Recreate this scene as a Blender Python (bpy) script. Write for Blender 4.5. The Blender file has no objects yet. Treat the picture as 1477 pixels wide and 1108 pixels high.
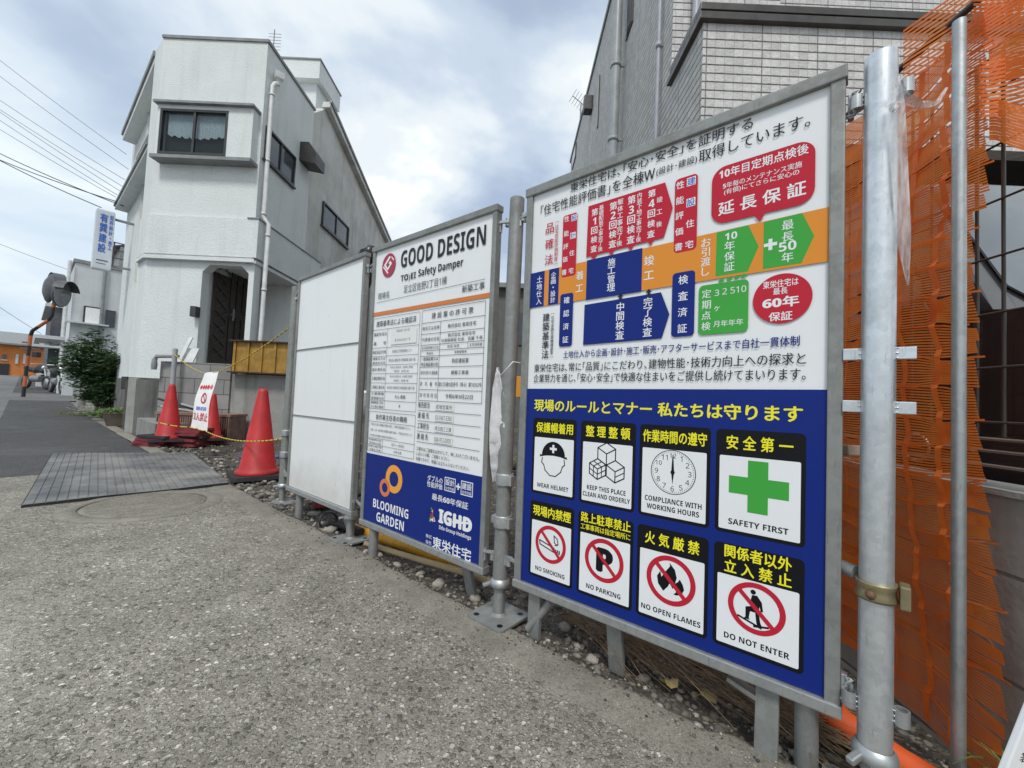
import bpy, bmesh, math, random
from mathutils import Vector, Matrix, geometry, noise as mnoise
R = math.radians
scene = bpy.context.scene
# ------------------------------------------------------------------ camera
FOC, CX, CY, CAMH = 590.0, 738.5, 554.0, 0.70
_p, _r = R(2.3), R(2.6)
FW = Vector((0, math.cos(_p), math.sin(_p))); _u = Vector((0, -math.sin(_p), math.cos(_p))); _x = Vector((1, 0, 0))
RT = _x*math.cos(_r) + _u*math.sin(_r); UP = _u*math.cos(_r) - _x*math.sin(_r)
CAM = Vector((0, 0, CAMH))
cd = bpy.data.cameras.new('camera'); co = bpy.data.objects.new('camera', cd); scene.collection.objects.link(co)
co.matrix_world = Matrix(((RT.x, UP.x, -FW.x, 0), (RT.y, UP.y, -FW.y, 0), (RT.z, UP.z, -FW.z, CAMH), (0, 0, 0, 1)))
cd.sensor_width = 36; cd.lens = 36*FOC/1477; cd.clip_start = 0.02; cd.clip_end = 3000
scene.camera = co
# ------------------------------------------------------------------ sky and sun
SUN_EL, SUN_AZ = R(56), R(186)       # azimuth clockwise from +Y
w = bpy.data.worlds.new('World'); scene.world = w; w.use_nodes = True
nt = w.node_tree; nt.nodes.clear()
def wn(t, **k):
    n = nt.nodes.new(t)
    for a, b in k.items(): setattr(n, a, b)
    return n
out = wn('ShaderNodeOutputWorld'); mixs = wn('ShaderNodeMixShader')
bg1 = wn('ShaderNodeBackground'); bg2 = wn('ShaderNodeBackground')
sky = wn('ShaderNodeTexSky', sky_type='NISHITA'); sky.sun_disc = False
sky.sun_elevation = SUN_EL; sky.sun_rotation = SUN_AZ; sky.air_density = 1.0; sky.dust_density = 2.0
bg1.inputs[1].default_value = 0.10
nt.links.new(sky.outputs[0], bg1.inputs[0])
tc = wn('ShaderNodeTexCoord'); sep = wn('ShaderNodeSeparateXYZ'); nt.links.new(tc.outputs['Generated'], sep.inputs[0])
def wmath(op, a, b=None):
    m = wn('ShaderNodeMath', operation=op)
    for i, x in enumerate((a, b)):
        if x is None: continue
        if isinstance(x, (int, float)): m.inputs[i].default_value = x
        else: nt.links.new(x, m.inputs[i])
    return m.outputs[0]
zz = wmath('ADD', wmath('MAXIMUM', sep.outputs[2], 0.0), 0.22)
cx_ = wmath('DIVIDE', sep.outputs[0], zz); cy_ = wmath('DIVIDE', sep.outputs[1], zz)
cmb = wn('ShaderNodeCombineXYZ'); nt.links.new(cx_, cmb.inputs[0]); nt.links.new(cy_, cmb.inputs[1])
def wnoise(scale, detail, rough, off, dist=0.0):
    mp = wn('ShaderNodeMapping'); mp.inputs[1].default_value = off
    nt.links.new(cmb.outputs[0], mp.inputs[0])
    n = wn('ShaderNodeTexNoise'); n.inputs['Scale'].default_value = scale; n.inputs['Detail'].default_value = detail
    n.inputs['Roughness'].default_value = rough; n.inputs['Distortion'].default_value = dist
    nt.links.new(mp.outputs[0], n.inputs['Vector']); return n.outputs[0]
def wramp(fac, stops):
    r = wn('ShaderNodeValToRGB'); r.color_ramp.interpolation = 'EASE'
    el = r.color_ramp.elements
    while len(el) < len(stops): el.new(0.5)
    for e, (p, c) in zip(el, stops): e.position = p; e.color = c if len(c) == 4 else (*c, 1)
    nt.links.new(fac, r.inputs[0]); return r.outputs[0]
n1 = wnoise(1.30, 8, 0.52, (3.1, 0.35, 0), 0.25)
n2 = wnoise(0.7, 4, 0.5, (7.3, 2.2, 1.0))
n3 = wmath('ADD', wmath('MULTIPLY', n1, 0.72), wmath('MULTIPLY', n2, 0.28))
cover = wramp(n3, [(0.38, (0.78, 0.78, 0.78)), (0.48, (1, 1, 1))])
ccol = wramp(n3, [(0.38, (0.31, 0.375, 0.475)), (0.46, (0.39, 0.455, 0.54)), (0.525, (0.54, 0.585, 0.615)), (0.59, (0.77, 0.785, 0.78))])
# towards the left of the street the cloud thins to an even pale veil
veil = wmath('MULTIPLY', wmath('ADD', wmath('MULTIPLY', cx_, -1.0), -0.55), 1.1)
cl = wn('ShaderNodeClamp'); nt.links.new(veil, cl.inputs[0])
vm = wn('ShaderNodeMix', data_type='RGBA'); nt.links.new(wmath('MULTIPLY', cl.outputs[0], 0.75), vm.inputs[0])
nt.links.new(ccol, vm.inputs[6]); vm.inputs[7].default_value = (0.46, 0.545, 0.62, 1)
nt.links.new(vm.outputs[2], bg2.inputs[0]); bg2.inputs[1].default_value = 1.0
nt.links.new(cover, mixs.inputs[0]); nt.links.new(bg1.outputs[0], mixs.inputs[1]); nt.links.new(bg2.outputs[0], mixs.inputs[2])
nt.links.new(mixs.outputs[0], out.inputs[0])
sl = bpy.data.lights.new('sun', 'SUN'); sl.energy = 1.5; sl.angle = R(13); sl.color = (1, 0.96, 0.9)
so = bpy.data.objects.new('sun', sl); scene.collection.objects.link(so)
sd = Vector((math.sin(SUN_AZ)*math.cos(SUN_EL), math.cos(SUN_AZ)*math.cos(SUN_EL), math.sin(SUN_EL)))
so.rotation_euler = sd.to_track_quat('Z', 'Y').to_euler()
scene.view_settings.view_transform = 'Standard'; scene.view_settings.look = 'None'
scene.view_settings.exposure = 0.66; scene.view_settings.gamma = 1
# ------------------------------------------------------------------ measuring helpers (photo pixel -> point of the place)
def ray(x, y): return FW + RT*((x-CX)/FOC) - UP*((y-CY)/FOC)
def gnd(x, y, z=0.0):
    d = ray(x, y); return CAM + d*((z-CAMH)/d.z)
def atY(x, y, Y):
    d = ray(x, y); return CAM + d*(Y/d.y)
def atX(x, y, X):
    d = ray(x, y); return CAM + d*(X/d.x)
def onpl(x, y, P, Nn):
    d = ray(x, y); return CAM + d*((Vector(P)-CAM).dot(Nn)/d.dot(Nn))
SD = Vector((0.766, -0.643, 0)); SN = Vector((-0.643, -0.766, 0))     # along the street towards the camera / towards the roadway
def st(t, n, z=0.0):                                                   # t metres up the street, n metres towards the roadway
    p = SD*(-t) + SN*n; return Vector((p.x, p.y, z))
def tz(p):                                                             # the street climbs gently beyond 12 m
    t = -(Vector((p[0], p[1], 0)).dot(SD)); return max(0.0, t-12.0)*0.022
# ------------------------------------------------------------------ mesh helpers
class MB:
    def __init__(s): s.v = []; s.f = []; s.m = []; s.s = []; s.mats = []
    def mi(s, m):
        if m not in s.mats: s.mats.append(m)
        return s.mats.index(m)
    def add(s, vs, fs, mat, smooth=False):
        o = len(s.v); s.v += [Vector(q) for q in vs]; k = s.mi(mat)
        for f in fs: s.f.append([i+o for i in f]); s.m.append(k); s.s.append(smooth)
        return s
    def quad(s, a, b, c, d, mat): return s.add([a, b, c, d], [(0, 1, 2, 3)], mat)
    def boxa(s, o, ax, ay, az, mat, bev=0.0):                          # a corner and three edge vectors
        o, ax, ay, az = map(Vector, (o, ax, ay, az))
        if ax.cross(ay).dot(az) < 0: o = o+ax; ax = -ax
        if bev <= 0:
            vs = [o, o+ax, o+ax+ay, o+ay, o+az, o+ax+az, o+ax+ay+az, o+ay+az]
            return s.add(vs, [(3, 2, 1, 0), (4, 5, 6, 7), (0, 1, 5, 4), (1, 2, 6, 5), (2, 3, 7, 6), (3, 0, 4, 7)], mat)
        bm = bmesh.new(); vs = [bm.verts.new(q) for q in (o, o+ax, o+ax+ay, o+ay, o+az, o+ax+az, o+ax+ay+az, o+ay+az)]
        for f in [(3, 2, 1, 0), (4, 5, 6, 7), (0, 1, 5, 4), (1, 2, 6, 5), (2, 3, 7, 6), (3, 0, 4, 7)]: bm.faces.new([vs[i] for i in f])
        bmesh.ops.bevel(bm, geom=bm.edges[:], offset=bev, segments=2, affect='EDGES', profile=0.6)
        return s.bm(bm, mat)
    def box(s, c, sx, sy, sz, mat, bev=0.0, rz=0.0):                   # centre of the base and sizes
        c = Vector(c); X = Vector((math.cos(rz), math.sin(rz), 0)); Y = Vector((-X.y, X.x, 0))
        return s.boxa(c-X*sx/2-Y*sy/2, X*sx, Y*sy, Vector((0, 0, sz)), mat, bev)
    def bar(s, a, b, wd, hg, mat, upv=(0, 0, 1), bev=0.0):             # rectangular bar between two points
        a, b = Vector(a), Vector(b); d = (b-a); sx = d.cross(Vector(upv))
        if sx.length < 1e-6: sx = d.cross(Vector((1, 0, 0)))
        sx = sx.normalized(); uy = sx.cross(d).normalized()
        return s.boxa(a-sx*wd/2-uy*hg/2, d, sx*wd, uy*hg, mat, bev)
    def bm(s, bm, mat, smooth=False):
        bm.verts.index_update()
        s.add([q.co.copy() for q in bm.verts], [[q.index for q in f.verts] for f in bm.faces], mat, smooth); bm.free(); return s
    def tube(s, pts, rad, mat, n=10, caps=True, smooth=True):
        pts = [Vector(q) for q in pts]; rs = rad if isinstance(rad, (list, tuple)) else [rad]*len(pts)
        vs = []; prev = None
        for i, q in enumerate(pts):
            t = (pts[min(i+1, len(pts)-1)]-pts[max(i-1, 0)]).normalized()
            if prev is None:
                a = t.cross(Vector((0, 0, 1)));  a = a if a.length > 1e-3 else t.cross(Vector((1, 0, 0)))
            else: a = prev - t*prev.dot(t)
            a = a.normalized(); prev = a; b = t.cross(a)
            for k in range(n):
                an = 2*math.pi*k/n; vs.append(q+(a*math.cos(an)+b*math.sin(an))*rs[i])
        fs = [(i*n+k, i*n+(k+1) % n, (i+1)*n+(k+1) % n, (i+1)*n+k) for i in range(len(pts)-1) for k in range(n)]
        s.add(vs, fs, mat, smooth)
        if caps:
            m = len(pts)-1
            s.add([vs[k] for k in range(n)], [tuple(range(n))[::-1]], mat); s.add([vs[m*n+k] for k in range(n)], [tuple(range(n))], mat)
        return s
    def lathe(s, prof, mat, c=(0, 0, 0), n=24, smooth=True, axis=None):
        c = Vector(c); q = Vector((0, 0, 1)).rotation_difference(Vector(axis).normalized()) if axis is not None else None
        vs = []
        for r_, z in prof:
            for k in range(n):
                p = Vector((r_*math.cos(2*math.pi*k/n), r_*math.sin(2*math.pi*k/n), z)); vs.append(c+(q @ p if q else p))
        fs = [(i*n+k, i*n+(k+1) % n, (i+1)*n+(k+1) % n, (i+1)*n+k) for i in range(len(prof)-1) for k in range(n)]
        return s.add(vs, fs, mat, smooth)
    def prism(s, poly, ext, mat, cap2=True):                           # planar polygon swept by a vector
        P = [Vector(q) for q in poly]; E = Vector(ext); n = len(P)
        nn = Vector((0, 0, 0))
        for i in range(n): nn += P[i].cross(P[(i+1) % n])
        if nn.dot(E) < 0: P = P[::-1]
        tri = geometry.tessellate_polygon([P]); nt_ = []
        for t in tri:
            a, b, c = (P[i] for i in t)
            nt_.append(t if (b-a).cross(c-a).dot(E) > 0 else t[::-1])
        vs = P+[q+E for q in P]
        s.add(vs, [tuple(i+n for i in t) for t in nt_] + ([tuple(t[::-1]) for t in nt_] if cap2 else []) +
              [(i, (i+1) % n, (i+1) % n+n, i+n) for i in range(n)], mat)
        return s
    def build(s, name, parent=None, loc=None, local=False):
        o = None
        if parent is not None and not local:
            base = Vector(parent.location); q = parent.parent
            while q is not None: base += Vector(q.location); q = q.parent
        elif loc is not None and not local: base = Vector(loc)
        else: base = Vector((0, 0, 0))
        me = bpy.data.meshes.new(name)
        me.from_pydata([tuple(q-base) for q in s.v], [], s.f)
        for m in s.mats: me.materials.append(m)
        me.polygons.foreach_set('material_index', s.m); me.polygons.foreach_set('use_smooth', s.s)
        me.update()
        o = bpy.data.objects.new(name, me); scene.collection.objects.link(o)
        if parent is not None: o.parent = parent
        elif loc is not None: o.location = loc
        return o
def tag(o, label=None, cat=None, group=None, kind=None):
    if label: o['label'] = label
    if cat: o['category'] = cat
    if group: o['group'] = group
    if kind: o['kind'] = kind
    return o
def thing(name, label, cat, loc=(0, 0, 0), group=None, rz=0.0):
    o = bpy.data.objects.new(name, None); scene.collection.objects.link(o); o.location = loc; o.rotation_euler = (0, 0, rz)
    o.empty_display_size = 0.1
    return tag(o, label, cat, group)
def kids(o): return [c for c in scene.objects if c.parent == o]
def copy_tree(o, parent=None):
    ch = kids(o); c = o.copy(); scene.collection.objects.link(c)
    if parent is not None: c.parent = parent
    for k in ch: copy_tree(k, c)
    return c
# ------------------------------------------------------------------ materials
def lin(r, g, b):
    f = lambda c: c/12.92 if c <= 0.04045 else ((c+0.055)/1.055)**2.4
    return (f(r/255), f(g/255), f(b/255), 1)
def mul(c, k): return (c[0]*k, c[1]*k, c[2]*k, 1)
class NT:
    def __init__(s, name, rough=0.6, metal=0.0):
        s.m = bpy.data.materials.new(name); s.m.use_nodes = True; s.t = s.m.node_tree; s.b = s.t.nodes['Principled BSDF']
        s.b.inputs['Roughness'].default_value = rough; s.b.inputs['Metallic'].default_value = metal
    def n(s, t, ins=None, **k):
        q = s.t.nodes.new(t)
        for a, b in k.items(): setattr(q, a, b)
        for a, b in (ins or {}).items(): s.set(q.inputs[a], b)
        return q
    def set(s, sock, v):
        if isinstance(v, bpy.types.NodeSocket): s.t.links.new(v, sock)
        else: sock.default_value = v
    def pos(s, scale=(1, 1, 1), rot=(0, 0, 0), obj=True):
        c = s.n('ShaderNodeTexCoord')
        m = s.n('ShaderNodeMapping', {0: c.outputs['Object'], 'Scale': scale, 'Rotation': rot}); return m.outputs[0]
    def noise(s, vec, scale, detail=4, rough=0.55, dist=0.0):
        return s.n('ShaderNodeTexNoise', {'Vector': vec, 'Scale': scale, 'Detail': detail, 'Roughness': rough, 'Distortion': dist}).outputs[0]
    def vor(s, vec, scale, feature='F1', outp='Distance', rnd=1.0):
        return s.n('ShaderNodeTexVoronoi', {'Vector': vec, 'Scale': scale, 'Randomness': rnd}, feature=feature).outputs[outp]
    def ramp(s, fac, stops, interp='LINEAR'):
        r_ = s.n('ShaderNodeValToRGB', {0: fac}); r_.color_ramp.interpolation = interp; el = r_.color_ramp.elements
        while len(el) < len(stops): el.new(0.5)
        for e, (p, c) in zip(el, stops):
            e.position = p; e.color = c if hasattr(c, '__len__') else (c, c, c, 1)
        return r_.outputs[0]
    def mix(s, f, a, b, mode='MIX'):
        q = s.n('ShaderNodeMix', data_type='RGBA', blend_type=mode); s.set(q.inputs[0], f); s.set(q.inputs[6], a); s.set(q.inputs[7], b); return q.outputs[2]
    def math(s, op, a, b=0.0, c=0.0):
        q = s.n('ShaderNodeMath', operation=op); s.set(q.inputs[0], a); s.set(q.inputs[1], b); s.set(q.inputs[2], c); return q.outputs[0]
    def bump(s, h, strength=0.3, dist=0.01):
        q = s.n('ShaderNodeBump', {'Strength': strength, 'Distance': dist, 'Height': h}); s.t.links.new(q.outputs[0], s.b.inputs['Normal']); return q
    def col(s, c): s.set(s.b.inputs['Base Color'], c); return s
    def rough(s, c): s.set(s.b.inputs['Roughness'], c); return s
def plain(name, c, rough=0.5, metal=0.0, var=0.12, scale=6.0, bump=0.0, bscale=60.0, dirt=None):
    t = NT(name, rough, metal); v = t.pos(); n_ = t.noise(v, scale, 5)
    c2 = t.mix(t.ramp(n_, [(0.3, 0.0), (0.7, 1.0)]), mul(c, 1-var), mul(c, 1+var))
    if dirt:
        d = t.noise(v, scale*0.6, 7, 0.65); c2 = t.mix(t.ramp(d, [(0.5, 0.0), (0.75, 0.75)]), c2, dirt)
    t.col(c2); t.rough(t.ramp(t.noise(v, scale*2.3, 3), [(0.3, max(0.02, rough-0.08)), (0.7, min(1, rough+0.1))]))
    if bump: t.bump(t.noise(v, bscale, 4), bump, 0.005)
    return t.m
M = {}
def galv(name, base, rough=0.42, scale=22, dark=None, metal=0.75):
    t = NT(name, rough, metal); v = t.pos()
    a = t.vor(v, scale, 'F1', 'Color'); g = t.n('ShaderNodeRGBToBW', {0: a}).outputs[0]
    c = t.mix(g, mul(base, 0.90), mul(base, 1.08))
    n_ = t.noise(v, 9, 8, 0.7); c = t.mix(t.ramp(n_, [(0.48, 0.0), (0.72, 0.7)]), c, dark or mul(base, 0.55))
    s_ = t.noise(t.pos((60, 60, 8)), 3, 4, 0.6); c = t.mix(t.ramp(s_, [(0.60, 0.0), (0.70, 0.45)]), c, mul(base, 0.5))
    t.col(c); t.rough(t.ramp(n_, [(0.3, rough-0.08), (0.75, rough+0.25)])); t.bump(n_, 0.12, 0.003); return t.m
M['galv'] = galv('galvanised_steel', (0.46, 0.48, 0.48, 1), 0.40, 70)
M['galvb'] = galv('bright_galvanised_steel', (0.66, 0.69, 0.71, 1), 0.30, 80)
M['galvd'] = galv('weathered_galvanised_steel', (0.27, 0.28, 0.27, 1), 0.55, 70, metal=0.45)
M['brass'] = galv('yellow_passivated_steel', (0.33, 0.29, 0.17, 1), 0.40, 40)
# ------------------------------------------------------------------ ground materials
def aggregate(name, scale, light, dark, mortar, mort=0.5, bump=0.9, stain=0.25, big=True):
    t = NT(name, 0.85); v = t.pos(); vd = t.mix(0.012, v, t.n('ShaderNodeTexNoise', {'Vector': v, 'Scale': scale*1.5, 'Detail': 2}).outputs[1])
    f1 = t.vor(vd, scale, 'F1', 'Distance'); cid = t.n('ShaderNodeSeparateColor', {0: t.vor(vd, scale, 'F1', 'Color')})
    f2 = t.vor(vd, scale*2.3, 'F1', 'Distance'); cid2 = t.n('ShaderNodeSeparateColor', {0: t.vor(vd, scale*2.3, 'F1', 'Color')})
    st1 = t.ramp(cid.outputs[0], [(0.0, dark), (0.25, mul(mortar, 0.62)), (0.55, mul(light, 0.48)), (0.88, mul(light, 0.68)), (0.96, light), (1.0, mul(light, 1.15))])
    st2 = t.ramp(cid2.outputs[1], [(0.0, mul(dark, 0.8)), (0.5, mortar), (1.0, mul(light, 0.9))])
    show = t.math('GREATER_THAN', cid.outputs[1], mort); edge = t.ramp(f1, [(0.36, 1.0), (0.52, 0.0)])
    m1 = t.math('MULTIPLY', show, edge); e2 = t.ramp(f2, [(0.30, 1.0), (0.55, 0.0)])
    base = t.mix(e2, mul(mortar, 0.72), st2); c = t.mix(m1, base, st1)
    big_ = t.noise(v, 1.3, 6, 0.6); c = t.mix(t.ramp(big_, [(0.35, 0.0), (0.7, stain)]), c, mul(mortar, 0.45))
    mid = t.noise(v, 7, 4, 0.6); c = t.mix(1.0, c, t.ramp(mid, [(0.25, 0.74), (0.75, 1.2)]), 'MULTIPLY'); c = t.mix(t.ramp(t.noise(v, 0.55, 4, .55), [(.40, .55), (.62, 0.0)]), c, t.mix(1.0, c, (.70, .69, .68, 1), 'MULTIPLY')); wrn = t.noise(v, 0.9, 5, 0.6, 0.6); c = t.mix(t.ramp(wrn, [(0.5, 0.0), (0.72, 0.45)]), c, mul(light, 0.72)); fl = t.noise(v, 3.1, 3, 0.5); c = t.mix(t.ramp(fl, [(0.70, 0.0), (0.76, 0.55)]), c, mul(light, 0.95))
    t.col(c)
    h = t.math('ADD', t.math('MULTIPLY', m1, 1.0), t.math('MULTIPLY', e2, 0.45)); h = t.math('ADD', h, t.math('MULTIPLY', t.noise(v, scale*3, 3), 0.4))
    t.bump(h, bump, 0.0035); t.rough(t.ramp(cid.outputs[2], [(0.0, 0.62), (1.0, 0.95)])); return t.m
M['pave'] = aggregate('exposed_aggregate_concrete', 78, (0.76, 0.73, 0.64, 1), (0.085, 0.083, 0.075, 1), (0.385, 0.36, 0.295, 1), 0.18, 1.0, 0.5)
M['kerb'] = aggregate('worn_fine_concrete', 170, (0.72, 0.675, 0.57, 1), (0.17, 0.16, 0.135, 1), (0.43, 0.40, 0.33, 1), 0.55, 0.8, 0.5)
M['asph'] = aggregate('dark_asphalt', 130, (0.19, 0.19, 0.18, 1), (0.032, 0.032, 0.034, 1), (0.085, 0.085, 0.085, 1), 0.4, 0.6, 0.4)
M['road'] = aggregate('pale_worn_asphalt', 60, (0.30, 0.30, 0.29, 1), (0.12, 0.12, 0.12, 1), (0.20, 0.20, 0.195, 1), 0.5, 0.5, 0.3)
M['dirt'] = aggregate('dirt_and_gravel', 46, (0.34, 0.31, 0.26, 1), (0.025, 0.022, 0.018, 1), (0.085, 0.073, 0.057, 1), 0.35, 1.0, 0.6)
M['base'] = plain('bare_ground', (0.17, 0.16, 0.14, 1), 0.95, 0, 0.25, 2, 0.4, 20)
def stone_mat():
    t = NT('river_stone', 0.8); v = t.pos(); i = t.n('ShaderNodeNewGeometry').outputs['Random Per Island']
    c = t.ramp(i, [(0.0, (0.035, 0.032, 0.028, 1)), (0.40, (0.10, 0.09, 0.075, 1)), (0.75, (0.20, 0.185, 0.155, 1)), (1.0, (0.40, 0.375, 0.33, 1))])
    c = t.mix(1.0, c, t.ramp(t.noise(v, 90, 4), [(0.3, 0.7), (0.7, 1.15)]), 'MULTIPLY'); t.col(c); t.bump(t.noise(v, 160, 3), 0.3, 0.002); return t.m
M['stone'] = stone_mat()
# ------------------------------------------------------------------ ground, roads, kerbs
def strip(name, t0, t1, n0, n1, z, m, nt_=1, fz=None):
    b = MB(); ts = [t0+(t1-t0)*i/nt_ for i in range(nt_+1)]
    for x in (12.0, 52.0):
        if t0 < x < t1: ts.append(x)
    ts = sorted(set(ts))
    for a, c in zip(ts, ts[1:]):
        P = [st(a, n0), st(a, n1), st(c, n1), st(c, n0)]
        P = [Vector((q.x, q.y, z+min(tz(q), 0.88))) for q in P]
        b.quad(P[0], P[3], P[2], P[1], m) if n0 > n1 else b.quad(P[0], P[1], P[2], P[3], m)
    for i, f in enumerate(b.f):
        a, c, d = (b.v[k] for k in f[:3])
        if (c-a).cross(d-a).z < 0: b.f[i] = f[::-1]
    return tag(b.build(name), kind='structure')
strip('ground', -400, 900, -700, 700, -0.035, M['base'])
strip('concrete_apron', -6, 4.56, -0.93, 7.0, 0.0, M['pave'])
strip('asphalt_pavement', 4.56, 17.2, -0.86, 0.22, 0.0, M['asph'])
strip('road', 4.56, 300, 0.22, 7.0, -0.004, M['road'])
strip('side_street', 17.2, 21.5, -40, 0.22, -0.006, M['road'])
strip('far_pavement', 21.5, 300, -9, 0.22, -0.004, M['asph'])
rk = random.Random(11)
def kerb():
    b = MB(); ts = [-3.0]
    while ts[-1] < 9.2: ts.append(ts[-1]+0.045)
    vs = []; N_ = 7
    for t_ in ts:
        e = -1.012+0.018*mnoise.noise((t_*3.1, 1.7, 0))+0.012*mnoise.noise((t_*14, 5.2, 0)) - (0.03 if t_ < 0.2 else 0)
        for k in range(N_):
            f = k/(N_-1); n0_ = -0.868+0.016*mnoise.noise((t_*2.3, 9.1, 0))+0.008*mnoise.noise((t_*13, 2.2, 0)); n_ = n0_+(e-n0_)*f
            z = (0.0045 if k else -0.002)+0.0012*mnoise.noise((t_*4, n_*8, 3)) - (0.012 if k == N_-1 else 0); vs.append(st(t_, n_, z))
        vs.append(st(t_, e-.005, -0.05))
    W_ = N_+1
    b.add(vs, [(i*W_+k, (i+1)*W_+k, (i+1)*W_+k+1, i*W_+k+1)[::-1] for i in range(len(ts)-1) for k in range(W_-1)], M['kerb'], True)
    for i, f in enumerate(b.f):
        a, c, d = (b.v[k] for k in f[:3])
        if (c-a).cross(d-a).z < -1e-9: b.f[i] = f[::-1]
    return tag(b.build('kerb'), kind='structure')
kerb()
def gz(t_, n_):                                                        # height of the gravelly lot
    d = max(0.0, -1.0-n_); e = min(1.0, d/0.10)
    return -0.004-0.016*e+e*(0.016*mnoise.noise((t_*2.2, n_*2.2, 0))+0.010*mnoise.noise((t_*9, n_*9, 4)))+min(0.10, max(0.0, d-0.35)*0.05)
def bed():
    b = MB(); ts = [-1.2+0.06*i for i in range(180)]; ns = [-0.99-0.05*i for i in range(20)]+[-2.1-0.35*i for i in range(32)]
    vs = [st(t_, n_, gz(t_, n_)) for t_ in ts for n_ in ns]; W_ = len(ns)
    b.add(vs, [(i*W_+k, i*W_+k+1, (i+1)*W_+k+1, (i+1)*W_+k) for i in range(len(ts)-1) for k in range(W_-1)], M['dirt'], True)
    for i, f in enumerate(b.f):
        a, c, d = (b.v[k] for k in f[:3])
        if (c-a).cross(d-a).z < 0: b.f[i] = f[::-1]
    return tag(b.build('gravel_bed'), kind='structure')
bed()
_ico = None
def pebble(b, c, s, rnd, mat, smooth=True, sub=1):
    global _ico
    if _ico is None:
        _ico = {}
        for q in (1, 2):
            bm_ = bmesh.new(); bmesh.ops.create_icosphere(bm_, subdivisions=q, radius=1); bm_.verts.index_update()
            _ico[q] = ([v_.co.copy() for v_ in bm_.verts], [[v_.index for v_ in f.verts] for f in bm_.faces]); bm_.free()
    vs, fs = _ico[sub]; sc_ = (s*rnd.uniform(.75, 1.3), s*rnd.uniform(.7, 1.1), s*rnd.uniform(.45, .8)); q = Matrix.Rotation(rnd.uniform(0, 6.28), 3, 'Z') @ Matrix.Rotation(rnd.uniform(-.5, .5), 3, 'X')
    k = rnd.uniform(0, 100)
    b.add([Vector(c)+q @ Vector((v_.x*sc_[0], v_.y*sc_[1], v_.z*sc_[2]))*(1+.28*mnoise.noise(v_*1.3+Vector((k, 0, 0)))) for v_ in vs], fs, mat, smooth)
def gravel():
    b = MB(); rnd = random.Random(5)
    for i in range(3600):
        t_ = rnd.uniform(-0.6, 3.2) if i < 2500 else rnd.uniform(2.6, 7.4); n_ = -1.0-abs(rnd.gauss(0, .20))-(0.0 if rnd.random() < .8 else rnd.uniform(0, 1.2))
        s = rnd.choice((.0035, .004, .005, .006, .008, .010, .013)) if i < 2500 else rnd.choice((.008, .01, .014, .02, .026))
        pebble(b, st(t_, n_, gz(t_, n_)+s*.25), s, rnd, M['stone'])
    for i in range(500):                                               # grit washed on to the kerb
        t_ = rnd.uniform(-0.5, 2.6); n_ = -1.01+abs(rnd.gauss(0, .035)); s = rnd.choice((.0018, .0025, .0032, .0045))
        pebble(b, st(t_, n_, .005+s*.3), s, rnd, M['stone'])
    tag(b.build('gravel'), 'loose grey and tan gravel spilling along the kerb', 'gravel', kind='stuff')
gravel()
rnd = random.Random(9)
for i, (t_, n_, s) in enumerate(((1.45, -1.04, .022), (1.32, -1.06, .018), (1.20, -1.05, .026), (1.02, -1.07, .020), (.98, -1.12, .016), (1.6, -1.05, .024), (1.75, -1.14, .028), (2.05, -1.05, .030), (2.2, -1.08, .026), (2.4, -1.12, .03), (.55, -1.05, .018), (.42, -1.10, .016), (.70, -1.15, .018))):
    p = st(t_, n_, gz(t_, n_)+s*.3); b = MB(); pebble(b, p, s, rnd, M['stone'], True, 2)
    tag(b.build('stone', loc=p), 'small rounded stone lying in the gravel strip beneath the boards', 'stone', 'loose stones under the boards')
# manhole cover
def manhole():
    c = st(3.14, -0.50, 0); b = MB(); ring = MB()
    b.lathe([(0.0, 0.0075), (.06, .0078), (.27, .0072), (.275, .004)], M['kerb'], c, 48)
    for k in range(-9, 10):
        y = k*.027; h = math.sqrt(max(0, .255**2-y*y)); b.bar(c+Vector((-h, y, .0078)), c+Vector((h, y, .0078)), .010, .003, M['kerb'])
    ring.lathe([(.283, .004), (.285, .0085), (.345, .0078), (.36, .001)], M['kerb'], c, 48)
    r_ = thing('manhole_cover', 'round concrete manhole cover set flush beside the ribbed mat', 'manhole cover', c); b.build('lid', r_); ring.build('rim', r_)
manhole()
def mat_mat():
    t = NT('grey_rubber', 0.6); v = t.pos(); n_ = t.noise(v, 2.2, 8, .68)
    c = t.mix(t.ramp(n_, [(0.38, 0.0), (0.66, 1.0)]), (0.065, 0.072, 0.078, 1), (0.25, 0.245, 0.225, 1)); t.col(c); t.bump(t.noise(v, 120, 3), .2, .002); return t.m
M['mat'] = mat_mat()
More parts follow.
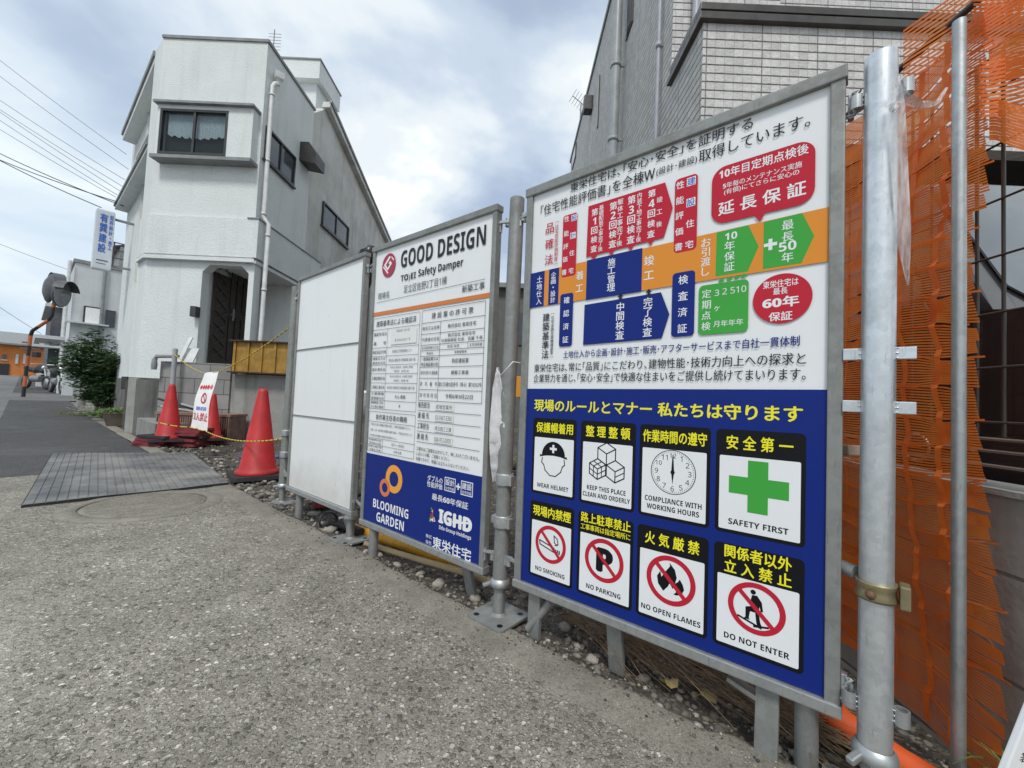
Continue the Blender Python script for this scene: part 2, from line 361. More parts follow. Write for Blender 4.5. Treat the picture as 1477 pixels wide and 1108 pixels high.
def mat_():
    A = [gnd(30, 733), gnd(330, 700), gnd(276, 655), gnd(75, 656)]
    b = MB(); top = MB(); nu, nv = 92, 2; rndm = random.Random(2)
    def P(u, v_, z):
        p = (A[0]*(1-u)+A[1]*u)*(1-v_)+(A[3]*(1-u)+A[2]*u)*v_; return Vector((p.x, p.y, z+.004*(1-v_)*math.sin(u*5)**2))
    vs = []
    for j in range(nv+1):
        for i in range(nu+1):
            q_ = i % 4; uu = (i-q_+(0, .12, .5, .62)[q_])/nu; vs.append(P(min(1, uu+.0), j/nv, (.016, .0118, .0118, .016)[q_]))
    b.add(vs, [(j*(nu+1)+i, j*(nu+1)+i+1, (j+1)*(nu+1)+i+1, (j+1)*(nu+1)+i) for j in range(nv) for i in range(nu)], M['mat'])
    ed = [(i, 0) for i in range(nu+1)]+[(nu, j) for j in range(1, nv+1)]+[(i, nv) for i in range(nu-1, -1, -1)]+[(0, j) for j in range(nv-1, 0, -1)]
    e = [P(i/nu, j/nv, .0135) for i, j in ed]; lo = [P(i/nu, j/nv, .001) for i, j in ed]; m = len(e)
    b.add(e+lo, [(k, k+m, (k+1) % m+m, (k+1) % m) for k in range(m)], plain('dark_rubber_edge', (.022, .023, .025, 1), .8))
    tag(b.build('ribbed_mat', loc=sum(A, Vector())/4), 'large grey ribbed rubber mat lying on the pavement beside the cones', 'mat')
mat_()
# ------------------------------------------------------------------ sign boards
def ink(name, c, rough=0.32):
    t = NT(name, rough); t.b.inputs['Specular IOR Level'].default_value = 0.22; v = t.pos(); n_ = t.noise(v, 5, 6, 0.6)
    t.col(t.mix(t.ramp(n_, [(0.42, 0.0), (0.8, 0.35)]), c, mul(c, 0.82))); t.rough(t.ramp(n_, [(0.3, rough-0.04), (0.8, rough+0.18)])); return t.m
INK = dict(white=ink('white_print', (0.78, 0.80, 0.81, 1)), navy=ink('navy_print', (0.006, 0.022, 0.19, 1)), dark=ink('dark_print', (0.018, 0.022, 0.030, 1)),
  black=ink('black_print', (0.006, 0.007, 0.010, 1)), red=ink('red_print', (0.50, 0.018, 0.040, 1)), orange=ink('orange_print', (0.72, 0.27, 0.035, 1)),
  green=ink('green_print', (0.055, 0.36, 0.055, 1)), yellow=ink('yellow_print', (0.86, 0.80, 0.03, 1)), grey=ink('grey_print', (0.10, 0.11, 0.12, 1)),
  stripe=ink('stripe_print', (0.62, 0.20, 0.05, 1)), amber=ink('amber_print', (0.80, 0.36, 0.05, 1)), coral=ink('coral_print', (0.65, 0.19, 0.07, 1)),
  plum=ink('plum_print', (0.36, 0.035, 0.075, 1)), blue=ink('blue_print', (0.05, 0.14, 0.52, 1)), paper=ink('paper_label', (0.745, 0.76, 0.75, 1)), forest=ink('forest_print', (0.08, 0.22, 0.07, 1)))
_tcache = {}
def sans(txt, bold):                                                   # Latin letters and figures in an even sans serif
    o = ''
    for ch in txt:
        n = ord(ch)
        if 65 <= n <= 90: ch = chr((0x1D5D4 if bold else 0x1D5A0)+n-65)
        elif 97 <= n <= 122: ch = chr((0x1D5EE if bold else 0x1D5BA)+n-97)
        elif 48 <= n <= 57: ch = chr((0x1D7EC if bold else 0x1D7E2)+n-48)
        o += ch
    return o
def glyphs(txt, bold=0.0):
    txt = sans(txt, bold >= .009); k = txt
    if k in _tcache: return _tcache[k]
    cu = bpy.data.curves.new('t', 'FONT'); cu.body = txt; cu.size = 1; cu.resolution_u = 3; cu.offset = 0
    ob = bpy.data.objects.new('t', cu); me = ob.to_mesh()
    vs = [(q.co.x, q.co.y) for q in me.vertices]; fs = [tuple(p.vertices) for p in me.polygons]
    ob.to_mesh_clear(); bpy.data.objects.remove(ob); bpy.data.curves.remove(cu)
    x0 = min(q[0] for q in vs); x1 = max(q[0] for q in vs); y0 = min(q[1] for q in vs); y1 = max(q[1] for q in vs)
    _tcache[k] = (vs, fs, x0, x1, y0, y1); return _tcache[k]
ZM = {1: (740, 90, .32498), 2: (740, 430, .32498), 3: (740, 700, .32498), 4: (510, 290, .24364), 5: (510, 540, .26166), 9: (520, 430, .13541), 10: (515, 560, .13541), 12: (750, 370, .16244)}
def zp(z, x, y):
    a, b, k = ZM[z]; return a+x*k, b+y*k
class Face:                                                            # printing on a flat panel: u along, v up, thin layers outwards
    STEP = 0.00016
    def __init__(s, O, A, B): s.O = Vector(O); s.A = Vector(A).normalized(); s.B = Vector(B).normalized(); s.N = s.A.cross(s.B).normalized(); s.mb = MB()
    def uv(s, z, x, y):
        q = zp(z, x, y) if z else (x, y)
        P = onpl(q[0], q[1], s.O, s.N)-s.O; return Vector((P.dot(s.A), P.dot(s.B)))
    def W(s, p, L): return s.O+s.A*p[0]+s.B*p[1]+s.N*(s.STEP*L)
    def poly(s, pts, c, L=1):
        P = [Vector((p[0], p[1], 0)) for p in pts]; tri = geometry.tessellate_polygon([P]); T = []
        for t in tri:
            a, b, d = (P[i] for i in t); T.append(t if (b-a).cross(d-a).z > 0 else t[::-1])
        s.mb.add([s.W(p, L) for p in pts], T, INK[c])
    def rect(s, u0, v0, u1, v1, c, L=1, r=0.0):
        if r <= 0: return s.poly([(u0, v0), (u1, v0), (u1, v1), (u0, v1)], c, L)
        pts = []
        for cx, cy, a0 in ((u1-r, v0+r, -90), (u1-r, v1-r, 0), (u0+r, v1-r, 90), (u0+r, v0+r, 180)):
            for k in range(7): a = R(a0+15*k); pts.append((cx+r*math.cos(a), cy+r*math.sin(a)))
        s.poly(pts, c, L)
    def circ(s, cx, cy, r, c, L=1, n=48, ry=None):
        ry = ry or r; s.poly([(cx+r*math.cos(2*math.pi*k/n), cy+ry*math.sin(2*math.pi*k/n)) for k in range(n)], c, L)
    def ring(s, cx, cy, r0, r1, c, L=1, n=56, k0=0, k1=None):
        k1 = n if k1 is None else k1
        vs = []
        for k in range(k0, k1+1):
            a = 2*math.pi*k/n
            for r_ in (r0, r1): vs.append(s.W((cx+r_*math.cos(a), cy+r_*math.sin(a)), L))
        s.mb.add(vs, [(2*i, 2*i+1, 2*i+3, 2*i+2) for i in range(k1-k0)], INK[c])
    def line(s, a, b, wd, c, L=1):
        a, b = Vector(a[:2]), Vector(b[:2]); d = (b-a).normalized(); q = Vector((-d.y, d.x))*wd/2
        s.poly([a-q, b-q, b+q, a+q], c, L)
    def pline(s, pts, wd, c, L=1, close=False):
        pts = list(pts)+([pts[0]] if close else [])
        for a, b in zip(pts, pts[1:]):
            d = (Vector(b)-Vector(a)); e = d.normalized()*wd*0.4; s.line(Vector(a)-e, Vector(b)+e, wd, c, L)
    def text(s, t, u0, v0, u1, v1, c, bold=0.0, L=2, keep=False):
        vs, fs, x0, x1, y0, y1 = glyphs(t, bold)
        kx = (u1-u0)/max(1e-6, x1-x0); ky = (v1-v0)/max(1e-6, y1-y0)
        if keep:
            k = min(kx, ky); cu, cv = (u0+u1)/2, (v0+v1)/2; kx = ky = k; u0 = cu-(x1-x0)*k/2; v0 = cv-(y1-y0)*k/2
        d = bold*0.9; lat = max(map(ord, t)) < 0x2000
        sh = ((0, 0),) if bold < .003 or (lat and bold < .04) else ((-d, 0), (d, 0), (0, d*.7), (0, -d*.7)) if bold > .01 else ((-d, 0), (d, 0))
        for i, (dx, dy) in enumerate(sh):
            s.mb.add([s.W((u0+(q[0]-x0+dx)*kx, v0+(q[1]-y0+dy)*ky), L+i*.06) for q in vs], fs, INK[c])
    def T(s, z, t, x0, y0, x1, y1, c, bold=0.0, L=2, keep=False, h=None):      # bottom-left and top-right corner of the line of writing (h: height at its left end)
        a, b = s.uv(z, x0, y0), s.uv(z, x1, y1)
        if h: b = Vector((b.x, s.uv(z, x0, y0-h).y))
        s.text(t, a.x, a.y, b.x, b.y, c, bold, L, keep)
    def V(s, t, p0, p1, c, bold=0.0, L=2, fill=0.92):                  # vertical writing, top-left and bottom-right as (zoom,x,y)
        a, b = s.uv(*p0), s.uv(*p1); n = len(t); h = (a.y-b.y)/n; wd = b.x-a.x
        for i, ch in enumerate(t):
            if ch == ' ': continue
            vc = a.y-h*(i+0.5); g = glyphs(ch, bold); k = min(wd/max(g[3]-g[2], 0.85 if ord(ch) > 0x2000 else 0.6), h*fill/max(g[5]-g[4], 0.85))
            gw, gh = (g[3]-g[2])*k, (g[5]-g[4])*k; uc = (a.x+b.x)/2
            s.text(ch, uc-gw/2, vc-gh/2, uc+gw/2, vc+gh/2, c, bold, L)
    def ch(s, t, z, x, y, size, c, bold=0.0, L=2, box=None):           # one character by its centre; size in metres
        q = s.uv(z, x, y); g = glyphs(t, bold); k = size/0.92; gw, gh = (g[3]-g[2])*k, (g[5]-g[4])*k
        if box: s.rect(q.x-size*.55, q.y-size*.55, q.x+size*.55, q.y+size*.55, box, L); L += 1
        s.text(t, q.x-gw/2, q.y-gh/2, q.x+gw/2, q.y+gh/2, c, bold, L)
    def Q(s, pts, c, L=1): s.poly([s.uv(*p) for p in pts], c, L)
    def RR(s, bl, tr, c, L=1, r=0.0):
        a, b = s.uv(*bl), s.uv(*tr); s.rect(a.x, a.y, b.x, b.y, c, L, r); return a, b
    def flush(s, name, parent):
        o = s.mb.build(name, parent); s.mb = MB(); return o
def board_frame(O, A, B, Wd, Hh, parent, fw=0.024, dep=0.022, bottom=0.024):
    O, A, B = Vector(O), Vector(A).normalized(), Vector(B).normalized(); Nn = A.cross(B)
    fr = MB(); k = Nn*(-dep)
    f0 = O+Nn*0.006
    fr.boxa(f0-A*fw-B*bottom, A*fw, B*(Hh+bottom+fw), k-Nn*0.006, M['galvd'], 0.003)
    fr.boxa(f0+A*Wd-B*bottom, A*fw, B*(Hh+bottom+fw), k-Nn*0.006, M['galvd'], 0.003)
    fr.boxa(f0+B*Hh+Nn*0.003-A*(fw+.003), A*(Wd+2*fw+.006), B*(fw+0.003), k-Nn*0.012, M['galvd'], 0.003)
    fr.boxa(f0-B*(bottom+.002)+Nn*0.003-A*(fw+.003), A*(Wd+2*fw+.006), B*(bottom), k-Nn*0.012, M['galv'], 0.003)
    for t in (0.33, 0.66): fr.boxa(O+B*Hh*t-Nn*0.0105, A*Wd, B*0.03, Nn*-0.012, M['galvd'])
    fr.build('frame', parent)
    pn = MB(); pn.boxa(O-Nn*0.0025, A*Wd, B*Hh, Nn*-0.006, INK['white'])
    return pn
# --- the large site rules board
gB = Face((0.054, 1.274, 0.155), (0.564, -0.476, 0.010), (-0.012, -0.010, 1.19))
WB, HB = 0.738, 1.19
big = thing('sign_board', 'large board with eight pictogram panels on navy below a red and green chart', 'sign board', (0.34, 1.03, 0), 'sign boards on the site fence')
board_frame(gB.O, gB.A, gB.B, WB, HB, big).build('panel', big)
g = gB
def build_big():
    vb = (g.uv(0, 755, 562).y+g.uv(0, 1185, 566).y)/2
    g.rect(0, 0, WB, vb, 'navy', 0)
    g.T(1, '東栄住宅は､｢安心･安全｣を証明する', 237, 588, 1035, 270, 'dark', .008, h=40)
    g.T(1, '｢住宅性能評価書｣を全棟W', 108, 690, 608, 487, 'dark', .008, h=46)
    g.T(1, '(設計･建設)', 614, 523, 792, 448, 'dark', .008, h=36)
    g.T(1, '取得しています。', 800, 465, 1285, 280, 'dark', .008, h=54)
    g.RR((1, 857, 742), (1, 1310, 360), 'red', 1, .03); g.Q([(1, 1045, 700), (1, 1070, 727), (1, 1092, 695)], 'red', 5)
    g.T(1, '10年目定期点検後', 890, 540, 1280, 405, 'white', .016, h=41); g.T(1, '5年毎のメンテナンス実施', 907, 582, 1252, 478, 'white', .01, h=25)
    g.T(1, '(有償)にてさらに安心の', 912, 611, 1240, 512, 'white', .01, h=27); g.T(1, '延 長 保 証', 888, 700, 1270, 560, 'white', .024, h=58)
    a, b = g.uv(1, 75, 1095), g.uv(1, 1380, 903); c_ = g.uv(1, 1380, 664)
    yb = (g.uv(1, 265, 1065).y+b.y)/2; yt = (g.uv(1, 312, 890).y+c_.y)/2
    g.rect(0, yb, WB, yt, 'orange', 1)
    g.Q([(1, 318, 648), (1, 310, 872), (1, 650, 790), (1, 688, 660), (1, 653, 548)], 'red', 2)
    for x, y in ((343, 866), (420, 848), (505, 828), (592, 808)): g.Q([(1, x-14, y), (1, x, y+17), (1, x+14, y-6)], 'red', 4)
    for t, p0, p1, bd in (('第1回検査', (333, 658), (356, 852), .02), ('基礎配筋工事完了後', (363, 646), (384, 845), .012), ('第2回検査', (412, 632), (440, 832), .02), ('躯体工事完了後', (446, 618), (467, 825), .012),
                      ('第3回検査', (491, 605), (521, 815), .02), ('内装下地工事完了後', (530, 594), (551, 806), .012), ('第4回検査', (580, 578), (609, 792), .02), ('竣工後', (618, 600), (641, 755), .012)):
        g.V(t, (1, *p0), (1, *p1), 'white', bd, 3)
    g.RR((1, 202, 961), (1, 270, 672), 'red', 3, .008); g.RR((1, 694, 862), (1, 797, 508), 'red', 3, .010)
    for t, x, y in zip('性能評価書', (223, 222, 220, 217, 214), (702, 766, 823, 880, 937)): g.ch(t, 1, x, y, .0165, 'white', .015, 4)
    for i, (t, x, y) in enumerate(zip('設計住宅', (255, 251, 247, 244), (697, 775, 852, 930))): g.ch(t, 1, x, y, .0165, 'blue' if i < 2 else 'white', .015, 4, 'white' if i < 2 else None)
    for t, x, y in zip('性能評価書', (720, 719, 718, 717, 715), (560, 628, 695, 765, 832)): g.ch(t, 1, x, y, .0185, 'white', .015, 4)
    for i, (t, x, y) in enumerate(zip('建設住宅', (768, 767, 764, 762), (545, 637, 730, 822))): g.ch(t, 1, x, y, .0185, 'blue' if i < 2 else 'white', .015, 4, 'white' if i < 2 else None)
    u1 = g.uv(1, 127, 1000).x; g.rect(0, yb, u1, yt, 'navy', 2); u2, u3 = g.uv(12, 230, 300).x, g.uv(12, 318, 300).x; g.rect(u2, yb, u3, yt, 'navy', 2)
    g.V('土地仕入', (12, 128, 182), (12, 168, 432), 'white', .012, 3); g.V('企画・設計', (12, 248, 150), (12, 294, 415), 'white', .012, 3)
    g.V('品確法', (1, 132, 712), (1, 163, 910), 'red', .01); g.V('﹇住宅性能評価制度﹈', (1, 170, 708), (1, 186, 905), 'red', .004)
    g.V('着工', (12, 472, 130), (12, 532, 345), 'white', .012, 3)
    a = g.uv(1, 310, 1057); b = g.uv(1, 557, 838); g.rect(a.x, yb-.002, b.x, yt+.002, 'navy', 2)
    g.V('施工管理', (1, 404, 880), (1, 438, 1022), 'white', .012, 3); g.V('竣工', (1, 566, 862), (1, 607, 985), 'white', .012, 3); g.V('お引渡し', (1, 814, 798), (1, 856, 960), 'white', .01, 3)
    g.Q([(1, 882, 772), (1, 878, 965), (1, 1020, 945), (1, 1067, 835), (1, 1020, 741)], 'green', 2)
    g.T(1, '10', 918, 808, 972, 766, 'white', .01, 3); g.V('年保証', (1, 917, 812), (1, 961, 942), 'white', .01, 3)
    g.Q([(1, 1088, 729), (1, 1086, 936), (1, 1255, 912), (1, 1310, 792), (1, 1255, 691)], 'green', 2)
    g.V('最長', (1, 1168, 722), (1, 1219, 815), 'white', .01, 3); g.T(1, '50', 1155, 862, 1232, 808, 'white', .01, 3); g.V('年', (1, 1168, 862), (1, 1219, 907), 'white', .01, 3)
    q = g.uv(1, 1118, 828); g.rect(q.x-.012, q.y-.0035, q.x+.012, q.y+.0035, 'white', 3); g.rect(q.x-.0035, q.y-.012, q.x+.0035, q.y+.012, 'white', 3.4)
    g.RR((12, 325, 808), (12, 450, 328), 'navy', 3, .008); g.V('確認済証', (12, 358, 345), (12, 416, 800), 'white', .012, 4, .5)
    a, b = g.uv(2, 687, 184), g.uv(1, 790, 934); g.rect(a.x, a.y, b.x, b.y, 'navy', 3, .009); g.V('検査済証', (1, 716, 945), (2, 757, 180), 'white', .012, 4, .55)
    g.Q([(1, 305, 1082), (2, 300, 212), (2, 645, 188), (2, 678, 82), (1, 640, 1031)], 'navy', 2)
    g.V('中間検査', (2, 443, 28), (2, 480, 190), 'white', .012, 3); g.V('完了検査', (2, 564, 8), (2, 601, 180), 'white', .012, 3)
    for x, y in ((462, 1042), (586, 1024)): g.Q([(1, x-14, y+9), (1, x+14, y+5), (1, x, y-9)], 'dark', 2); g.Q([(1, x-5, y+26), (1, x+6, y+24), (1, x+6, y), (1, x-5, y)], 'dark', 2.5)
    a, b = g.uv(2, 805, 177), g.uv(1, 1025, 977); g.rect(a.x, a.y, b.x, b.y, 'green', 2, .010)
    for x, y in ((905, 992), (940, 985), (973, 978), (1003, 972)): g.Q([(1, x-16, y), (1, x+16, y-4), (1, x, y-22)], 'green', 2.5)
    g.V('定期点検', (1, 821, 1020), (2, 859, 160), 'white', .01, 3)
    for t, x, y in (('3', 886, 1037), ('2', 920, 1031), ('5', 955, 1027), ('10', 992, 1022)): g.ch(t, 1, x, y, .018, 'white', .005, 3)
    g.ch('ヶ', 2, 887, 60, .016, 'white', .005, 3); g.T(2, '月年年年', 872, 143, 1003, 108, 'white', .005, 3, h=28)
    q = g.uv(2, 1170, 20); a, b = g.uv(2, 1040, 30), g.uv(2, 1301, 15); g.circ(q.x, q.y, (b.x-a.x)/2, 'red', 2)
    g.T(1, '東栄住宅は', 1088, 1025, 1243, 982, 'white', .012, 3, h=33); g.T(1, '最長', 1133, 1051, 1196, 1017, 'white', .012, 3, h=28)
    g.T(2, '60年', 1088, 66, 1246, 8, 'white', .03, 3, h=46); g.T(2, '保証', 1115, 121, 1218, 78, 'white', .02, 3, h=38)
    g.V('建築基準法', (12, 183, 510), (12, 233, 912), 'dark', .014); g.V('﹇住宅金融支援機構基準﹈', (12, 253, 500), (12, 276, 910), 'dark', .006)
    g.T(2, '土地仕入から企画･設計･施工･販売･アフターサービスまで自社一貫体制', 213, 270, 1252, 184, 'navy', .012, h=32)
    g.T(2, '東栄住宅は､常に｢品質｣にこだわり､建物性能･技術力向上への探求と', 85, 330, 1280, 258, 'dark', .008, h=36)
    g.T(2, '企業努力を通じ､｢安心･安全｣で快適な住まいをご提供し続けてまいります。', 83, 375, 1280, 325, 'dark', .008, h=36)
    g.T(2, '現場のルールとマナー', 88, 500, 605, 466, 'yellow', .026, h=50); g.T(2, '私たちは守ります', 632, 531, 1268, 480, 'yellow', .03, h=60)
    g.flush('printed_chart', big)
    # pictogram panels
    cu = [(80, 272), (292, 535), (553, 866), (890, 1287)]
    U = [(g.uv(2, a, 720).x, g.uv(2, b, 760).x) for a, b in cu]
    V1 = (g.uv(2, 890, 590).y, g.uv(2, 1284, 1128).y); V2 = (g.uv(3, 890, 256).y, g.uv(3, 1284, 862).y)
    cells = []
    for (vt, vbm) in (V1, V2):
        for (a, b) in U: cells.append((a, b, vbm, vt))
    mg = .008
    heads = [('保護帽着用', None), ('整理整頓', None), ('作業時間の遵守', None), ('安全第一', None), ('現場内禁煙', None), ('路上駐車禁止', '工事車両は指定場所に'), ('火気厳禁', None), ('関係者以外', '立入禁止')]
    eng = [['WEAR HELMET'], ['KEEP THIS PLACE', 'CLEAN AND ORDERLY'], ['COMPLIANCE WITH', 'WORKING HOURS'], ['SAFETY FIRST'], ['NO SMOKING'], ['NO PARKING'], ['NO OPEN FLAMES'], ['DO NOT ENTER']]
    labs = ['wear helmet panel with black helmet head', 'tidy site panel with stacked block drawing', 'working hours panel with clock face', 'safety first panel with green cross', 'no smoking panel', 'no parking panel with struck out P', 'no open flames panel', 'do not enter panel with walking figure']
    hw = [.84, .80, .90, .74, .86, .90, .76, .74]; ew = [.72, .855, .80, .667, .67, .62, .83, .72]
    for i, (a, b, v0, v1) in enumerate(cells):
        g.rect(a, v0, b, v1, 'black', 1, .010); wd = b-a; ht = v1-v0
        hh = ht*(.255 if i != 7 else .30); wt = v1-hh
        g.rect(a+mg, v0+mg, b-mg, wt, 'white', 2, .003); cx = (a+b)/2; hc = (v1+wt)/2+.001
        if i == 5: g.text(heads[i][0], cx-wd*.45, hc-.001, cx+wd*.45, hc+.026, 'yellow', .022, 2); g.text(heads[i][1], cx-wd*.45, hc-.021, cx+wd*.45, hc-.005, 'yellow', .012, 2)
        elif i == 7: g.text(heads[i][0], cx-wd*.37, hc+.003, cx+wd*.37, hc+.030, 'yellow', .026, 2); g.text('立 入 禁 止', cx-wd*.37, hc-.029, cx+wd*.37, hc-.002, 'yellow', .026, 2)
        else:
            t = ' '.join(heads[i][0]) if i in (1, 3, 6) else heads[i][0]
            g.text(t, cx-wd*hw[i]/2, hc-.015, cx+wd*hw[i]/2, hc+.015, 'yellow', .026, 2)
        ne = len(eng[i]); lh = .0125
        for k, t in enumerate(eng[i]):
            yb_ = v0+mg+.012+(ne-1-k)*.019
            e2 = ew[i]*(.82 if (i, k) == (1, 0) else .92 if (i, k) == (2, 1) else 1)
            g.text(t, cx-wd*e2/2, yb_, cx+wd*e2/2, yb_+lh, 'black', .018, 4)
        iw = wd-2*mg; ib = v0+mg+.016+ne*.017; it = wt; ic = (ib+it)/2+.002; rr = min(iw*.455, (it-ib)*.47)
        if i == 0:
            s_ = iw/1.15*.55
            pts = [(cx+s_*.62*math.cos(R(t)), ic+.010+s_*.62*math.sin(R(t))*1.02) for t in range(0, 181, 12)]
            g.poly([(cx+s_*.74, ic+.004), (cx+s_*.70, ic+.012)]+pts+[(cx-s_*.70, ic+.012), (cx-s_*.74, ic+.004), (cx-s_*.4, ic+.009), (cx, ic+.011), (cx+s_*.4, ic+.009)], 'black', 4)
            g.rect(cx-.012, ic+.027, cx+.012, ic+.034, 'white', 5); g.rect(cx-.0035, ic+.0185, cx+.0035, ic+.0425, 'white', 5.4)
            g.pline([(cx-s_*.58, ic+.002), (cx-s_*.62, ic-.012), (cx-s_*.50, ic-.018), (cx-s_*.42, ic-.034), (cx-s_*.15, ic-.048), (cx+s_*.15, ic-.048), (cx+s_*.42, ic-.034), (cx+s_*.50, ic-.018), (cx+s_*.62, ic-.012), (cx+s_*.58, ic+.002)], .003, 'black', 4)
        elif i == 1:
            def cube(x, y, k, sub):
                h = k*.5
                hexa = [(x, y+k), (x+.87*k, y+h), (x+.87*k, y-h), (x, y-k), (x-.87*k, y-h), (x-.87*k, y+h)]
                g.poly(hexa[::-1], 'white', 4); g.pline(hexa, .003, 'black', 4.6, True)
                for q in (hexa[1], hexa[3], hexa[5]): g.line((x, y), q, .003, 'black', 4.9)
                if sub:
                    for f in ((0.5,) if sub == 1 else (.5,)):
                        g.line((x, y-k*f), (x+.87*k, y+h-k*f), .0025, 'black', 4.8)
                        if sub == 2:
                            g.line((x, y-k*f), (x-.87*k, y+h-k*f), .0025, 'black', 4.8)
                            for sx in (-1, 1): g.line((x+sx*.435*k, y+h*.5), (x+sx*.435*k, y+h*.5-k), .0025, 'black', 4.85); g.line((x+sx*.435*k, y+h*.5), (x-sx*.435*k+sx*.0, y+h*1.5), .0025, 'black', 4.85)
            k = iw*.205
            cube(cx, ic+k*.86, k, 0); cube(cx-.87*k, ic-k*.60, k*.94, 2); cube(cx+.87*k, ic-k*.62, k*.98, 1)
        elif i == 2:
            rr = min(iw*.37, (it-ib)*.48); g.circ(cx, ic, rr, 'black', 3); g.circ(cx, ic, rr*.965, 'white', 4)
            for k in range(60):
                a_ = R(6*k); g.line((cx+rr*.93*math.sin(a_), ic+rr*.93*math.cos(a_)), (cx+rr*.88*math.sin(a_), ic+rr*.88*math.cos(a_)), .0012, 'black', 5)
            for k in range(1, 13):
                a_ = R(30*k); h_ = .0062; x_, y_ = cx+rr*.74*math.sin(a_), ic+rr*.74*math.cos(a_); wq = .0045 if k < 10 else .0075
                g.text(str(k), x_-wq, y_-h_, x_+wq, y_+h_, 'black', .004, 5, True)
            g.poly([(cx-.0035, ic), (cx-.001, ic+rr*.78), (cx+.001, ic+rr*.78), (cx+.0035, ic)][::-1], 'black', 5.5); g.poly([(cx-.0035, ic), (cx, ic-rr*.55), (cx+.0035, ic)], 'black', 5.5); g.circ(cx, ic, .005, 'black', 6)
        elif i == 3:
            k = iw*.37; t_ = k*.34; g.poly([(cx-k, ic-t_), (cx-t_, ic-t_), (cx-t_, ic-k), (cx+t_, ic-k), (cx+t_, ic-t_), (cx+k, ic-t_), (cx+k, ic+t_), (cx+t_, ic+t_), (cx+t_, ic+k), (cx-t_, ic+k), (cx-t_, ic+t_), (cx-k, ic+t_)], 'green', 4)
        else:
            rr = min(iw*.39, (it-ib)*.46); g.ring(cx, ic, rr*.80, rr, 'red', 5)
            d = rr*.86*.7071; g.line((cx-d, ic+d), (cx+d, ic-d), rr*.17, 'red', 6)
            k = rr
            if i == 4:
                g.pline([(cx-.72*k, ic+.10*k), (cx+.25*k, ic-.14*k)], .0035, 'black', 3); g.pline([(cx-.68*k, ic-.12*k), (cx+.25*k, ic-.36*k)], .0035, 'black', 3)
                g.pline([(cx-.72*k, ic+.10*k), (cx-.68*k, ic-.12*k)], .0035, 'black', 3.5)
                for q in (.34, .46, .58): g.line((cx+q*k, ic-.14*k-q*.1*k), (cx+q*k, ic-.36*k-q*.1*k), .0045, 'black', 3)
                g.pline([(cx+.30*k, ic+.02*k), (cx+.50*k, ic+.12*k), (cx+.42*k, ic+.40*k), (cx+.22*k, ic+.52*k), (cx+.26*k, ic+.16*k), (cx+.45*k, ic+.04*k)], .003, 'black', 3)
            elif i == 5: g.text('P', cx-.33*k, ic-.52*k, cx+.40*k, ic+.52*k, 'black', .05, 3)
            elif i == 6:
                fl = [(-.28, -.50), (-.50, -.25), (-.55, .05), (-.42, .28), (-.36, .05), (-.22, .30), (-.02, .58), (-.04, .72), (.18, .48), (.26, .18), (.20, -.05), (.30, .02), (.38, .16), (.50, -.02), (.56, -.22), (.46, -.42), (.28, -.52), (.14, -.52), (.10, -.30), (-.02, -.12), (-.10, -.28)]
                g.poly([(cx+x*k, ic+y*k) for x, y in fl][::-1], 'black', 3)
                g.poly([(cx+x*k, ic+y*k) for x, y in [(.0, -.46), (.10, -.30), (.2, -.2), (.24, -.4), (.14, -.52)]], 'white', 3.5)
            elif i == 7:
                g.circ(cx-.10*k, ic+.62*k, .095*k, 'black', 3)
                g.poly([(cx+x*k, ic+y*k) for x, y in [(-.14, .50), (.04, .52), (.20, .30), (.25, -.05), (.17, -.08), (.13, .12), (.10, -.10), (.16, -.50), (.22, -.64), (.05, -.66), (.02, -.52), (-.02, -.16), (-.20, -.16), (-.24, -.44), (-.20, -.50), (-.42, -.50), (-.36, -.42), (-.36, -.02), (-.14, .06), (-.18, .30)]][::-1], 'black', 3)
                g.pline([(cx-.62*k, ic-.46*k), (cx+.18*k, ic-.70*k)], .004, 'black', 3); g.pline([(cx-.05*k, ic-.70*k), (cx+.42*k, ic-.60*k)], .004, 'black', 3.3)
        o = g.flush('pictogram_panel', big); o['label'] = labs[i]
build_big()
